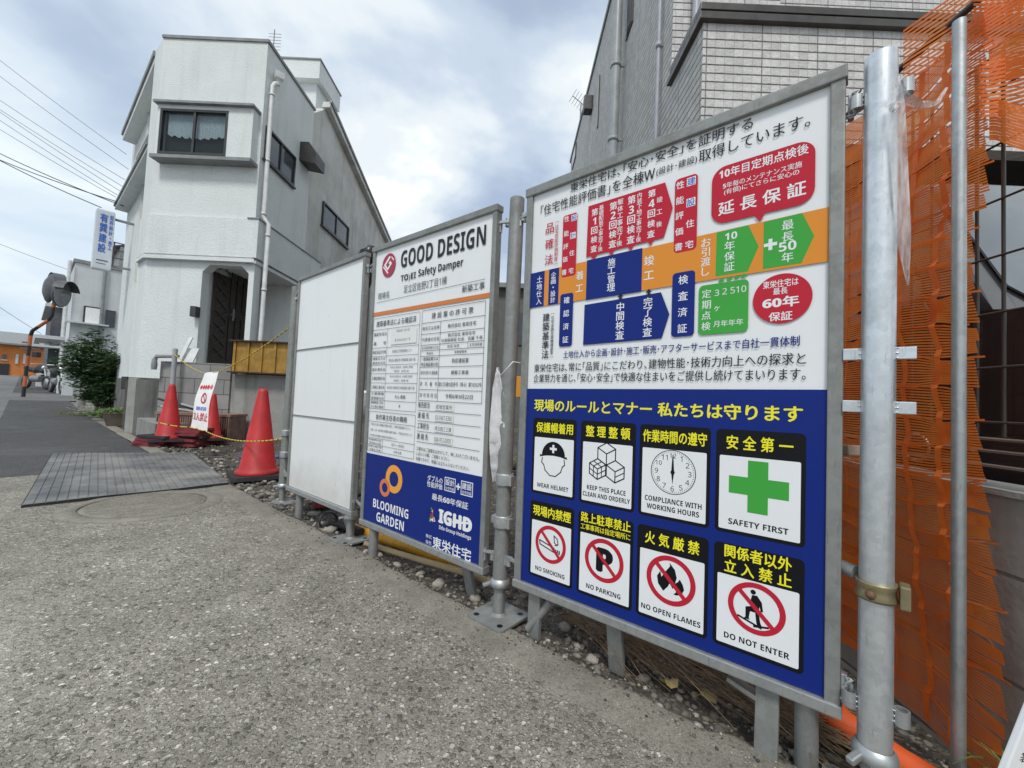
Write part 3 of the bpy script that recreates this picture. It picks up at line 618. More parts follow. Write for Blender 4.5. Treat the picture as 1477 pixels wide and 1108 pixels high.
# --- the building notice board
tB = Face((-0.629, 1.832, 0.149), (0.549, -0.448, -0.0005), (-0.008, -0.012, 1.19))
two = thing('sign_board', 'white notice board with ruled permit tables over a navy foot with two orange rings', 'sign board', (-0.355, 1.61, 0), 'sign boards on the site fence')
board_frame(tB.O, tB.A, tB.B, 0.708, 1.19, two, 0.02).build('panel', two)
g = tB
def tline(z, x0, y0, x1, y1, L=1, wd=.0014, c='dark'): g.line(g.uv(z, x0, y0), g.uv(z, x1, y1), wd, c, L)
def build_two():
    W2 = .708
    vb = (g.uv(5, 65, 432).y+g.uv(5, 712, 563).y)/2; g.rect(0, 0, W2, vb, 'navy', .5)
    # emblem: a plum lens with a white folded G
    q = g.uv(4, 208, 381); a, b = g.uv(4, 165, 385), g.uv(4, 251, 370); rx = (b.x-a.x)/2; ry = rx*.96
    lens = [(q.x+rx*.92*math.sin(R(t))*1.0, q.y+ry*math.cos(R(t))) for t in range(0, -360, -10)]
    g.poly(lens, 'plum', 1)
    for pts in ([(.06, .78), (-.66, .10), (-.14, -.44), (.44, .10), (.16, .36), (-.02, .18), (.14, .04), (-.14, -.20), (-.40, .08), (.22, .66)], [(-.78, -.05), (-.10, -.72), (.0, -.62), (-.70, .04)], [(.30, .62), (.66, .25), (.66, .40), (.36, .70)]):
        g.poly([(q.x+x*rx, q.y+y*ry) for x, y in pts], 'white', 2)
    g.T(4, 'GOOD DESIGN', 278, 398, 785, 150, 'dark', .03, h=98)
    g.T(4, 'TO)EI', 277, 488, 368, 430, 'dark', .02, h=46)
    g.T(4, 'Safety Damper', 381, 462, 648, 362, 'dark', .03, h=58)
    g.T(4, '足立区佐野2丁目1棟', 295, 547, 552, 455, 'grey', .0, h=46); g.T(4, '現場名', 143, 587, 211, 545, 'grey', .0, h=40); g.T(4, '新築工事', 640, 545, 776, 487, 'dark', .004, h=42)
    tline(4, 137, 603, 778, 462)
    a = (g.uv(4, 113, 663).y+g.uv(4, 812, 542).y)/2; b = (g.uv(4, 113, 687).y+g.uv(4, 812, 566).y)/2; g.rect(0, b, W2, a, 'stripe', 1)
    # left table
    xL, xm, xR = g.uv(9, 118, 700).x, g.uv(9, 268, 800).x, g.uv(9, 612, 650).x
    ys = [g.uv(9, 640, 145).y] + [(g.uv(9, a_, b_).y+g.uv(9, c_, d_).y)/2 for a_, b_, c_, d_ in ((140, 350, 632, 278), (130, 543, 620, 492), (125, 628, 612, 596), (118, 718, 608, 700), (110, 808, 604, 802), (104, 905, 598, 908), (98, 995, 590, 1005))]
    ys += [(g.uv(10, 135, 125).y+g.uv(10, 620, 152).y)/2, (g.uv(10, 130, 212).y+g.uv(10, 615, 255).y)/2]
    for y in ys: g.line((xL, y), (xR, y), .0014, 'dark', 1)
    for x in (xL, xR): g.line((x, ys[0]), (x, ys[-1]), .0014, 'dark', 1.4)
    g.line((xm, ys[1]), (xm, ys[-1]), .0014, 'dark', 1.4)
    def cell(t, x0, x1, y0, y1, f=.55, wf=.84, c='dark', bold=.0):
        h = (y1-y0)*f; cy = (y0+y1)/2; cx = (x0+x1)/2; wq = (x1-x0)*wf
        g.text(t, cx-wq/2, cy-h/2, cx+wq/2, cy+h/2, c, bold, 2)
    cell('建築基準法による確認済', xL, xR, ys[1], ys[0], .5, .86, bold=.006)
    def two_(t1, t2, i, f=.30, wf=.86):
        m = (ys[i]+ys[i+1])/2; cell(t1, xL, xm, m, ys[i], f*2, wf); cell(t2, xL, xm, ys[i+1], m, f*2, wf)
    two_('確認年月日', '番　　号', 1, .2); cell('令和6年11月15日', xm, xR, ys[2]+(ys[1]-ys[2])*.62, ys[1], .40, .42); cell('第 ERI24053211 号', xm, xR, ys[2]+.004, ys[2]+(ys[1]-ys[2])*.62, .28, .48, 'grey')
    g.rect(xm+(xR-xm)*.12, ys[2]+.01, xR-.015, ys[1]-.008, 'paper', 1.2)
    cell('確認済証交付者', xL, xm, ys[3], ys[2], .42, .9); cell('株式会社 住宅性能評価センター', xm, xR, ys[3], ys[2], .36, .62, 'grey')
    two_('建築主又は', '築造主氏名', 3, .32); cell('株式会社 東栄住宅 代表取締役 佐藤 千尋', xm, xR, ys[4], ys[3], .34, .84, 'grey')
    for i, t in ((4, '設計者氏名'), (5, '工事監理者氏名')):
        cell(t, xL, xm, ys[i+1], ys[i], .40, .9); m = (ys[i]+ys[i+1])/2
        cell('株式会社 東栄住宅 一級建築士事務所', xm, xR, m, ys[i]-.003, .5, .72, 'grey'); cell('（登録）高橋 真', xm, xR, ys[i+1]+.003, m, .5, .48, 'grey')
    cell('工事施工者氏名', xL, xm, ys[7], ys[6], .42, .9); cell('株式会社 東栄住宅 代表取締役 佐藤 千尋', xm, xR, ys[7], ys[6], .34, .86, 'grey')
    two_('工事現場', '管理者氏名', 7, .32) if len(ys) > 9 else None
    cell('大山 貴雅', xm, xR, ys[8], ys[7], .40, .34)
    two_('建築確認に係る', 'その他の事項', 8, .34); cell('無', xm, xR, ys[9], ys[8], .34, .05)
    # duties table
    yt = (g.uv(10, 130, 243).y+g.uv(10, 617, 290).y)/2; y2 = (g.uv(10, 128, 350).y+g.uv(10, 608, 402).y)/2; y3 = (g.uv(10, 122, 520).y+g.uv(10, 603, 602).y)/2; y4 = (g.uv(10, 118, 592).y+g.uv(10, 603, 680).y)/2; y5 = (g.uv(10, 110, 658).y+g.uv(10, 600, 755).y)/2
    for y in (yt, y2, y3, y4, y5): g.line((xL, y), (xR, y), .0014, 'dark', 1)
    for x in (xL, xR): g.line((x, yt), (x, y5), .0014, 'dark', 1.4)
    g.line((xm, y3), (xm, y5), .0014, 'dark', 1.4)
    cell('各作業主任者の職務', xL, xR, y2, yt, .55, .68, bold=.006)
    d = (y2-y3)/3
    for k, t in enumerate(('1 作業の方法及び労働者の配置を決定し、作業を直接指揮すること。', '2 器具、工具、安全帯及び保護帽の機能を点検し、不良品を取り除くこと。', '3 安全帯及び保護帽の使用状況を監視すること。')):
        cell(t, xL, xL+(xR-xL)*(.95, 1.0, .68)[k], y2-d*(k+1), y2-d*k, .42, .92, 'grey')
    m = (y3+y4)/2; cell('木造建築物の組立', xL, xm, m, y3, .6, .9); cell('等作業主任者', xL, xm, y4, m, .6, .8); cell('丸和フォーム株式会社', xm, xR, y4, y3, .4, .4, 'grey')
    m = (y4+y5)/2; cell('足場の組立等', xL, xm, m, y4, .6, .9); cell('作業主任者', xL, xm, y5, m, .6, .8); cell('大塚 治男', xm, xR, y5, y4, .4, .25, 'grey')
    # right table
    xl, xr = g.uv(9, 640, 560).x, g.uv(9, 1312, 530).x; xk = g.uv(9, 838, 600).x
    rows = [((658, 140), (1335, 25)), ((650, 275), (1328, 182)), ((645, 395), (1320, 315)), ((640, 508), (1315, 452)), ((636, 570), (1312, 518)), ((632, 625), (1308, 588)), ((622, 742), (1303, 717)), ((617, 860), (1298, 850)), ((610, 978), (1292, 988))]
    Y = [(g.uv(9, *p).y+g.uv(9, *q_).y)/2 for p, q_ in rows] + [(g.uv(10, 643, 132).y+g.uv(10, 1328, 165).y)/2]
    for y in Y: g.line((xl, y), (xr, y), .0016, 'dark', 1)
    for x in (xl, xr): g.line((x, Y[0]), (x, Y[-1]), .0016, 'dark', 1.4)
    g.line((xk, Y[1]), (xk, Y[-1]), .0016, 'dark', 1.4)
    cell('建 設 業 の 許 可 票', xl, xr, Y[1], Y[0], .46, .66, bold=.006)
    LT = ['商号又は名称', '代表者の氏名', '主任技術者の氏名', '資格名', None, '許可を受けた建設業', '許　可　番　号', '許 可 年 月 日']
    RTx = ['株式会社 東栄住宅', None, None, '実務経験者', '特定建設業', '建築工事業', '国土交通大臣許可（特-6）第18352号', '令和6年9月22日']
    for i in range(8):
        f = (.36, .36, .5, .42, .4, .34, .38, .40)[i]
        if LT[i]: cell(LT[i], xl, xk, Y[i+2], Y[i+1], f, .36 if i == 3 else .9)
        if RTx[i]: cell(RTx[i], xk, xr, Y[i+2], Y[i+1], f, (.64, 1, 1, .28, .38, .40, .97, .62)[i], bold=.006)
    m = (Y[2]+Y[3])/2; cell('株式会社 東栄住宅', xk, xr, m, Y[2]-.003, .72, .62, bold=.004); cell('代表取締役 社長　佐藤 千尋', xk, xr, Y[3]+.003, m, .72, .93, bold=.004)
    m = (Y[5]+Y[6])/2; cell('一般建設業又は', xl, xk, m, Y[5], .68, .9, bold=.006); cell('特定建設業の別', xl, xk, Y[6], m, .68, .9, bold=.006)
    xq = g.uv(9, 1142, 500).x; g.line((xq, Y[3]), (xq, Y[4]), .0014, 'dark', 1.4); cell('前田 信吾', xk, xq, Y[4], Y[3], .5, .42); cell('主任技術者', xq, xr, Y[4], Y[3], .5, .8)
    for t, s_, y0, y1 in (('販売担当', '成増営業所', (640, 240), (1312, 284)), ('連 絡 先', '03-5967-5360', (635, 350), (1308, 410)), ('工事担当', '埼玉施工三課', (630, 458), (1304, 540)), ('連 絡 先', '048-912-0000', (626, 572), (1300, 666))):
        y = (g.uv(10, *y0).y+g.uv(10, *y1).y)/2; g.line((xl, y), (xr, y), .0016, 'dark', 1); wq = xr-xl
        g.text(t, xl, y+.010, xl+wq*.20, y+.034, 'dark', .006, 2); g.rect(xl+wq*.30, y+.006, xl+wq*.60, y+.034, 'paper', 1); g.text(s_, xl+wq*.31, y+.010, xl+wq*.575, y+.027, 'dark', .0, 2)
    g.T(10, '工事中はご迷惑をおかけして、申しわけございません。', 630, 660, 1308, 728, 'dark', .002, h=42)
    g.T(10, 'しばらくの間、ご容赦ください。', 628, 712, 985, 732, 'dark', .002, h=40); g.T(10, '危険ですので、現場には立ち入らないでください。', 626, 768, 1195, 828, 'dark', .002, h=40)
    # foot
    a = g.uv(5, 222, 578); w_ = g.uv(5, 268, 580).x-g.uv(5, 176, 578).x; g.ring(a.x, a.y, w_*.27, w_*.50, 'amber', 2)
    a2 = g.uv(5, 172, 625); w2 = g.uv(5, 201, 625).x-g.uv(5, 144, 620).x; g.ring(a2.x, a2.y, w2*.27, w2*.5, 'coral', 2.6)
    g.T(5, 'BLOOMING', 107, 730, 303, 748, 'white', .035, h=48); g.T(5, 'GARDEN', 125, 808, 278, 815, 'white', .035, h=52)
    g.T(5, 'ダブルの', 407, 585, 492, 567, 'white', .012, h=33); g.T(5, '性能評価', 405, 617, 490, 603, 'white', .012, h=31)
    for z0, z1, t in (((500, 640), (563, 578), '設計'), ((590, 663), (659, 600), '建設')):
        p, q_ = g.uv(5, *z0), g.uv(5, *z1); g.rect(p.x, p.y, q_.x, q_.y, 'white', 1.5); g.rect(p.x+.003, p.y+.003, q_.x-.003, q_.y-.003, 'navy', 2)
        h = q_.y-p.y; g.text(t, p.x+.006, p.y+h*.42, q_.x-.006, q_.y-.006, 'white', .015, 2.6); g.text('住宅性能', p.x+.006, p.y+h*.10, q_.x-.006, p.y+h*.33, 'white', .006, 2.6)
    p = g.uv(5, 577, 620); g.rect(p.x-.011, p.y-.003, p.x+.011, p.y+.003, 'white', 2); g.rect(p.x-.003, p.y-.011, p.x+.003, p.y+.011, 'white', 2.4)
    g.T(5, '最長60年保証', 432, 690, 632, 710, 'white', .012, h=36)
    g.T(5, 'IGHD', 470, 815, 651, 790, 'white', .05, h=72); p, q_ = g.uv(5, 545, 815), g.uv(5, 640, 822); g.line(p, q_, .008, 'white', 2.4)
    g.T(5, 'Iida Group Holdings', 470, 858, 648, 890, 'white', .012, h=28)
    p = g.uv(5, 432, 780); rnd = random.Random(4)                       # little crest of small coloured shards
    for k in range(16):
        c = ('forest', 'white', 'red', 'amber', 'plum', 'white', 'forest', 'green')[k % 8]; ang = rnd.uniform(0, 6.28); rr = rnd.uniform(0, .022)
        x, y = p.x+rr*.75*math.cos(ang), p.y+rr*1.5*math.sin(ang); s_ = rnd.uniform(.005, .010)
        g.poly([(x+s_*math.cos(ang+2.1*j), y+s_*1.3*math.sin(ang+2.1*j)) for j in range(3)], c, 1.5+k*.12)
    g.T(5, '株式', 398, 898, 431, 886, 'white', .006, h=21); g.T(5, '会社', 397, 930, 430, 918, 'white', .006, h=21)
    g.T(5, '東栄住宅', 435, 953, 648, 957, 'white', .02, h=64)
    g.flush('printed_notice', two)
build_two()
# --- the plain panel
_a = Vector((0.535, -0.457, 0.006)).normalized()
wB = Face((-1.261, 2.382, 0.152), _a, (-0.006, -0.004, 1.19))
wht = thing('site_board', 'plain white three part fence panel without any print', 'fence panel', (-1.0, 2.17, 0))
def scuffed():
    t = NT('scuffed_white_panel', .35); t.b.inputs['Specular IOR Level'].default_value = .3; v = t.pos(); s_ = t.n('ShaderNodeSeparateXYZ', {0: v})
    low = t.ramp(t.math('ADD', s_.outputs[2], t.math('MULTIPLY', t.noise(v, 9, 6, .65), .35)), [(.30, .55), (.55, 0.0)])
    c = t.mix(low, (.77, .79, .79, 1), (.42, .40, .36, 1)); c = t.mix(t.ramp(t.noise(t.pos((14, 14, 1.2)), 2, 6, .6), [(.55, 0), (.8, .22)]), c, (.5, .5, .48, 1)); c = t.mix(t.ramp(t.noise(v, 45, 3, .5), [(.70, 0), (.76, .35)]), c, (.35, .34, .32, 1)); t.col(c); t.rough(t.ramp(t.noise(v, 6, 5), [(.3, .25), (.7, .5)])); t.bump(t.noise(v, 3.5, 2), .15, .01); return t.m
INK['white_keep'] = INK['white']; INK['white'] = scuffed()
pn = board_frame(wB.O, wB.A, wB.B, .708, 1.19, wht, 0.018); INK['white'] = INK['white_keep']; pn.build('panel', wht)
for i, t in enumerate((0.345, 0.66)):
    sm = MB(); sm.boxa(wB.O+wB.B*(1.19*(1-t))+wB.N*0.0025, wB.A*.708, wB.B*0.006, wB.N*-0.004, M['galvd']); sm.build('joint_strip', wht)
# ------------------------------------------------------------------ fence posts on jack bases
def fence_post(label, collars=True, bright=False):
    r_ = thing('fence_post', label, 'post', (0, 0, 0), 'steel posts carrying the sign boards'); mg = M['galvb'] if bright else M['galvd']
    b = MB(); b.tube([(0, 0, .115), (0, 0, 1.372)], .0243, mg, 28, caps=False); b.lathe([(.0243, 1.372), (.0225, 1.374), (.021, 1.372), (.021, 1.30)], mg, n=28); b.build('pipe', r_)
    for z in ((1.297, .812, .715, .187) if not collars else (1.30, .185)):
        for s in (-1, 1):
            tabs = MB(); c = Vector((s*.024, 0, z)); w_ = .026 if z in (.812, .715) else .020
            if z in (.812, .715): tabs.boxa(c+Vector((-.002 if s > 0 else -w_, -.004, -.011)), (w_+.002, 0, 0), (0, .008, 0), (0, 0, .022), mg, .0015)
            else:
                tabs.lathe([(.0080, -.013), (.0108, -.013), (.0108, .013), (.0080, .013), (.0080, -.013)], M['galv'], c+Vector((s*.0105, 0, 0)), 20, False)
            for k in range(3): pebble(tabs, c+Vector((s*.0015, -.004, -.009+.009*k)), .0030, rk, mg)
            tabs.build('bracket', r_)
    if collars:
        for z in (.44, .305):
            q = MB(); q.lathe([(.0245, -.019), (.029, -.019), (.0295, -.016), (.0295, .016), (.029, .019), (.0245, .019)], M['galv'], (0, 0, z), 20)
            q.boxa((.018, -.018, z-.016), (.024, 0, 0), (0, .020, 0), (0, 0, .032), M['galv'], .002); q.boxa((-.042, -.010, z-.012), (.024, 0, 0), (0, .016, 0), (0, 0, .024), M['galv'], .002)
            q.build('collar', r_)
    n_ = MB(); n_.lathe([(.019, .098), (.031, .100), (.0325, .106), (.0325, .112), (.029, .120), (.025, .124)], M['galv'], n=24)
    n_.bar((-.018, -.018, .110), (-.034, -.044, .102), .013, .011, M['galv'], bev=.003); n_.build('jack_nut', r_)
    s_ = MB(); prof = []
    for k in range(24): z = .006+k*.0043; prof += [(.0168, z), (.0190, z+.0018), (.0190, z+.0026)]
    s_.lathe(prof, M['galvd'], n=20); s_.build('jack_screw', r_)
    p = MB(); pts = []
    for cx, cy, a0 in ((.058, -.058, -90), (.058, .058, 0), (-.058, .058, 90), (-.058, -.058, 180)):
        for k in range(5): a = R(a0+22.5*k); pts.append(Vector((cx+.017*math.cos(a), cy+.017*math.sin(a), .001)))
    p.prism(pts, (0, 0, .007), M['galvd'])
    for cx, cy in ((.05, -.05), (.05, .05), (-.05, .05), (-.05, -.05)): p.lathe([(0, .0086), (.0095, .0086)], INK['black'], (cx, cy, 0), 14)
    p.lathe([(.019, .018), (.024, .009), (.027, .0078)], M['galvd'], n=20); p.build('base_plate', r_)
    return r_
def post_at(px, n_): q = onpl(px[0], px[1], st(0, n_), SN); return Vector((q.x, q.y, 0))
post_spots = [((417, 567), -1.085, 'post at the far end of the plain white panel'), ((517, 572), -1.045, 'post between the plain panel and the notice board, wrapped in black film'), ((733, 578), -1.025, 'post between the notice board and the large board'), ((1266, 600), -0.995, 'bright galvanised post nearest the camera, with welded tabs')]
far = fence_post(post_spots[0][2])
for i, (px, n_, lb) in enumerate(post_spots):
    o = far if i == 0 else copy_tree(far) if i < 3 else fence_post(lb, False, True)
    q = post_at(px, n_); o.location = (q.x, q.y, gz(-(q.dot(SD)), q.dot(SN))+.012 if i < 2 else .003); o.rotation_euler = (0, 0, R(-40)); o['label'] = 'grey '+lb if i < 3 else lb
POST = [post_at(px, n_) for px, n_, _ in post_spots]
PA = POST[3]
# hooks joining the near board to its posts: they belong to the board
for z in (1.297, .187):
    hk = MB()
    e = g_e = gB.O+gB.A*(WB+.024)+Vector((0, 0, z-.155)); p = PA+(gB.O-PA).normalized()*0; tgt = Vector((PA.x, PA.y, z))
    d = (tgt-e); d.z = 0; L_ = d.length-.034; d.normalize()
    hk.tube([e+d*-.004+Vector((0, 0, -.020)), e+d*.010+Vector((0, 0, -.022)), e+d*.010+Vector((0, 0, .012)), e+d*.018+Vector((0, 0, .022)), e+d*(L_-.006)+Vector((0, 0, .022)), e+d*(L_+.001)+Vector((0, 0, .012)), e+d*(L_+.001)+Vector((0, 0, -.014))], .0042, M['galv'], 8)
    hk.boxa(e+Vector((0, 0, -.026))-gB.N*.012, gB.A*.010, gB.N*.014, (0, 0, .05), M['galv'], .002)
    hk.build('hook', big)
for brd, face, wd, P_ in ((big, gB, 0, POST[2]), (two, tB, .708, POST[2]), (two, tB, 0, POST[1]), (wht, wB, .708, POST[1]), (wht, wB, 0, POST[0])):
    sg = 1 if wd else -1
    for z in (1.29, .19):
        q = MB()
        e = face.O+face.A*(wd+sg*.022)+face.N*.002; e.z = z; tgt = Vector((P_.x, P_.y, z)); d = (tgt-e); L_ = max(.012, d.length-.022); d.normalize()
        q.bar(e+Vector((0, 0, .012))-d*.004, e+d*L_+Vector((0, 0, .012)), .008, .008, M['galv']); q.bar(e+d*L_+Vector((0, 0, .014)), e+d*L_+Vector((0, 0, -.014)), .008, .008, M['galv'], upv=(0, 1, 0)); q.boxa(e+Vector((0, 0, -.02))-d*.006, d*.008, face.N*-.010, (0, 0, .04), M['galv'])
        q.build('hook', brd)
# steel feet under each board
def feet(brd, face, us, splay):
    for k, (u, n_, kind) in enumerate(us):
        b = MB(); t0 = face.O+face.A*u-face.N*.018; t0.z = face.O.z-.006; f = Vector((t0.x, t0.y, -.01))-SN*n_
        if kind == 'flat': b.bar(t0, f, .016, .042, M['galvd'], upv=face.A, bev=.003)
        elif kind == 'round': b.tube([t0, f], .020, M['galvd'], 16)
        b.build('leg', brd)
    if splay:
        b = MB(); b.bar(*splay, .028, .010, M['galvd'], bev=.002); b.build('brace', brd)
feet(big, gB, ((.045, .0, 'flat'), (.30, .03, 'flat'), (.645, -.01, 'flat'), (.71, .02, 'round')), (onpl(1050, 975, st(0, -1.03), SN), onpl(1115, 1020, st(0, -1.03), SN)))
feet(two, tB, ((.06, 0, 'round'), (.62, .05, 'flat')), None); feet(wht, wB, ((.12, .0, 'round'), (.6, .06, 'flat')), None)
q = MB(); a = onpl(795, 868, st(0, -1.04), SN); c_ = gnd(762, 907, .012); q.tube([a, c_], .0125, M['galvd'], 14); q.build('stay', big)
# ------------------------------------------------------------------ building materials
def stucco(name, base, grime, sc=9, amt=0.5, bump=0.35):
    t = NT(name, 0.85); v = t.pos(); n_ = t.noise(v, 1.6, 8, 0.65)
    st_ = t.noise(t.pos((5, 5, 0.5)), 1.2, 6, 0.6)
    c = t.mix(t.ramp(n_, [(0.40, 0.0), (0.75, amt)]), base, grime); c = t.mix(t.ramp(st_, [(0.52, 0.0), (0.75, amt*0.9)]), c, mul(grime, 0.85))
    t.col(c); h = t.noise(v, 55, 5, 0.6); t.bump(h, bump, 0.012); return t.m
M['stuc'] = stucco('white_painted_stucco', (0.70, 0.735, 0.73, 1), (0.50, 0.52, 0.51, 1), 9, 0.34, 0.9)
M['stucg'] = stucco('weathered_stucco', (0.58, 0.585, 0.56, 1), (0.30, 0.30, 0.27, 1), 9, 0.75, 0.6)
M['stucf'] = stucco('pale_far_wall', (0.58, 0.61, 0.62, 1), (0.36, 0.38, 0.38, 1), 4, 0.5, 0.1)
M['trim'] = plain('grey_painted_trim', (0.22, 0.23, 0.23, 1), 0.6, 0, 0.2, 6)
M['alu'] = plain('dark_anodised_aluminium', (0.055, 0.055, 0.055, 1), 0.4, 0.4, 0.2, 8)
M['bronze'] = plain('dark_bronze_metal', (0.070, 0.063, 0.056, 1), 0.35, 0.3, 0.2, 8)
M['door'] = plain('dark_brown_door', (0.028, 0.020, 0.016, 1), 0.45, 0, 0.3, 9, 0.1)
M['pipew'] = plain('white_plastic_pipe', (0.60, 0.61, 0.60, 1), 0.45, 0, 0.15, 7)
M['pipeg'] = plain('grey_plastic_pipe', (0.33, 0.35, 0.36, 1), 0.40, 0, 0.15, 7)
M['pipel'] = plain('pale_lilac_pipe', (0.36, 0.37, 0.42, 1), 0.40, 0, 0.12, 7)
M['cloth'] = plain('lace_curtain', (0.80, 0.82, 0.83, 1), 0.9, 0, 0.12, 30)
M['room'] = plain('dark_room', (0.035, 0.038, 0.042, 1), 0.9)  # near-black colour stands in for the shade inside garage, porch and rooms
def glass(name, tint=(0.03, 0.04, 0.05, 1), a=0.35):
    t = NT(name, 0.04); t.b.inputs['Base Color'].default_value = tint; t.b.inputs['Specular IOR Level'].default_value = 0.7
    tr = t.n('ShaderNodeBsdfTransparent'); tr.inputs[0].default_value = (0.85, 0.9, 0.92, 1); mx = t.n('ShaderNodeMixShader'); mx.inputs[0].default_value = a
    o_ = [q for q in t.t.nodes if q.type == 'OUTPUT_MATERIAL'][0]; t.t.links.new(tr.outputs[0], mx.inputs[1]); t.t.links.new(t.b.outputs[0], mx.inputs[2]); t.t.links.new(mx.outputs[0], o_.inputs[0]); return t.m
M['glass'] = glass('window_glass', (0.03, 0.04, 0.05, 1), 0.18)
M['glassd'] = plain('dark_window_glass', (0.07, 0.08, 0.09, 1), 0.08, 0, 0.2, 3)
def blocks(name, base, bw, bh, joint, bump=0.5, grime=0.5, rotx=True, offs=0.5):
    t = NT(name, 0.85); c0 = t.n('ShaderNodeTexCoord'); s_ = t.n('ShaderNodeSeparateXYZ', {0: c0.outputs['Object']})
    cm = t.n('ShaderNodeCombineXYZ', {0: t.math('ADD', s_.outputs[0], s_.outputs[1]), 1: s_.outputs[2]})
    b = t.n('ShaderNodeTexBrick', {'Vector': cm.outputs[0], 'Scale': 1.0, 'Mortar Size': joint, 'Brick Width': bw, 'Row Height': bh, 'Mortar Smooth': 0.2, 'Color1': mul(base, 0.9), 'Color2': mul(base, 1.08), 'Mortar': mul(base, 0.35)}, offset=offs)
    v = t.pos(); n_ = t.noise(v, 3, 8, 0.65); c = t.mix(t.ramp(n_, [(0.42, 0.0), (0.75, grime)]), b.outputs[0], mul(base, 0.35))
    c = t.mix(t.ramp(t.noise(t.pos((6, 6, .6)), 2, 5), [(0.55, 0.0), (0.75, grime*.8)]), c, mul(base, 0.4)); t.col(c)
    h = t.math('ADD', t.math('MULTIPLY', b.outputs[1], -1.0), t.math('MULTIPLY', t.noise(v, 40, 4), 0.35)); t.bump(h, bump, 0.008); return t.m
M['block'] = blocks('concrete_block', (0.27, 0.27, 0.26, 1), 0.40, 0.20, 0.006)
M['conc'] = stucco('stained_concrete', (0.33, 0.33, 0.31, 1), (0.12, 0.12, 0.11, 1), 6, 0.8, 0.4)
M['concd'] = stucco('mouldy_concrete', (0.16, 0.16, 0.15, 1), (0.045, 0.045, 0.042, 1), 6, 0.9, 0.5)
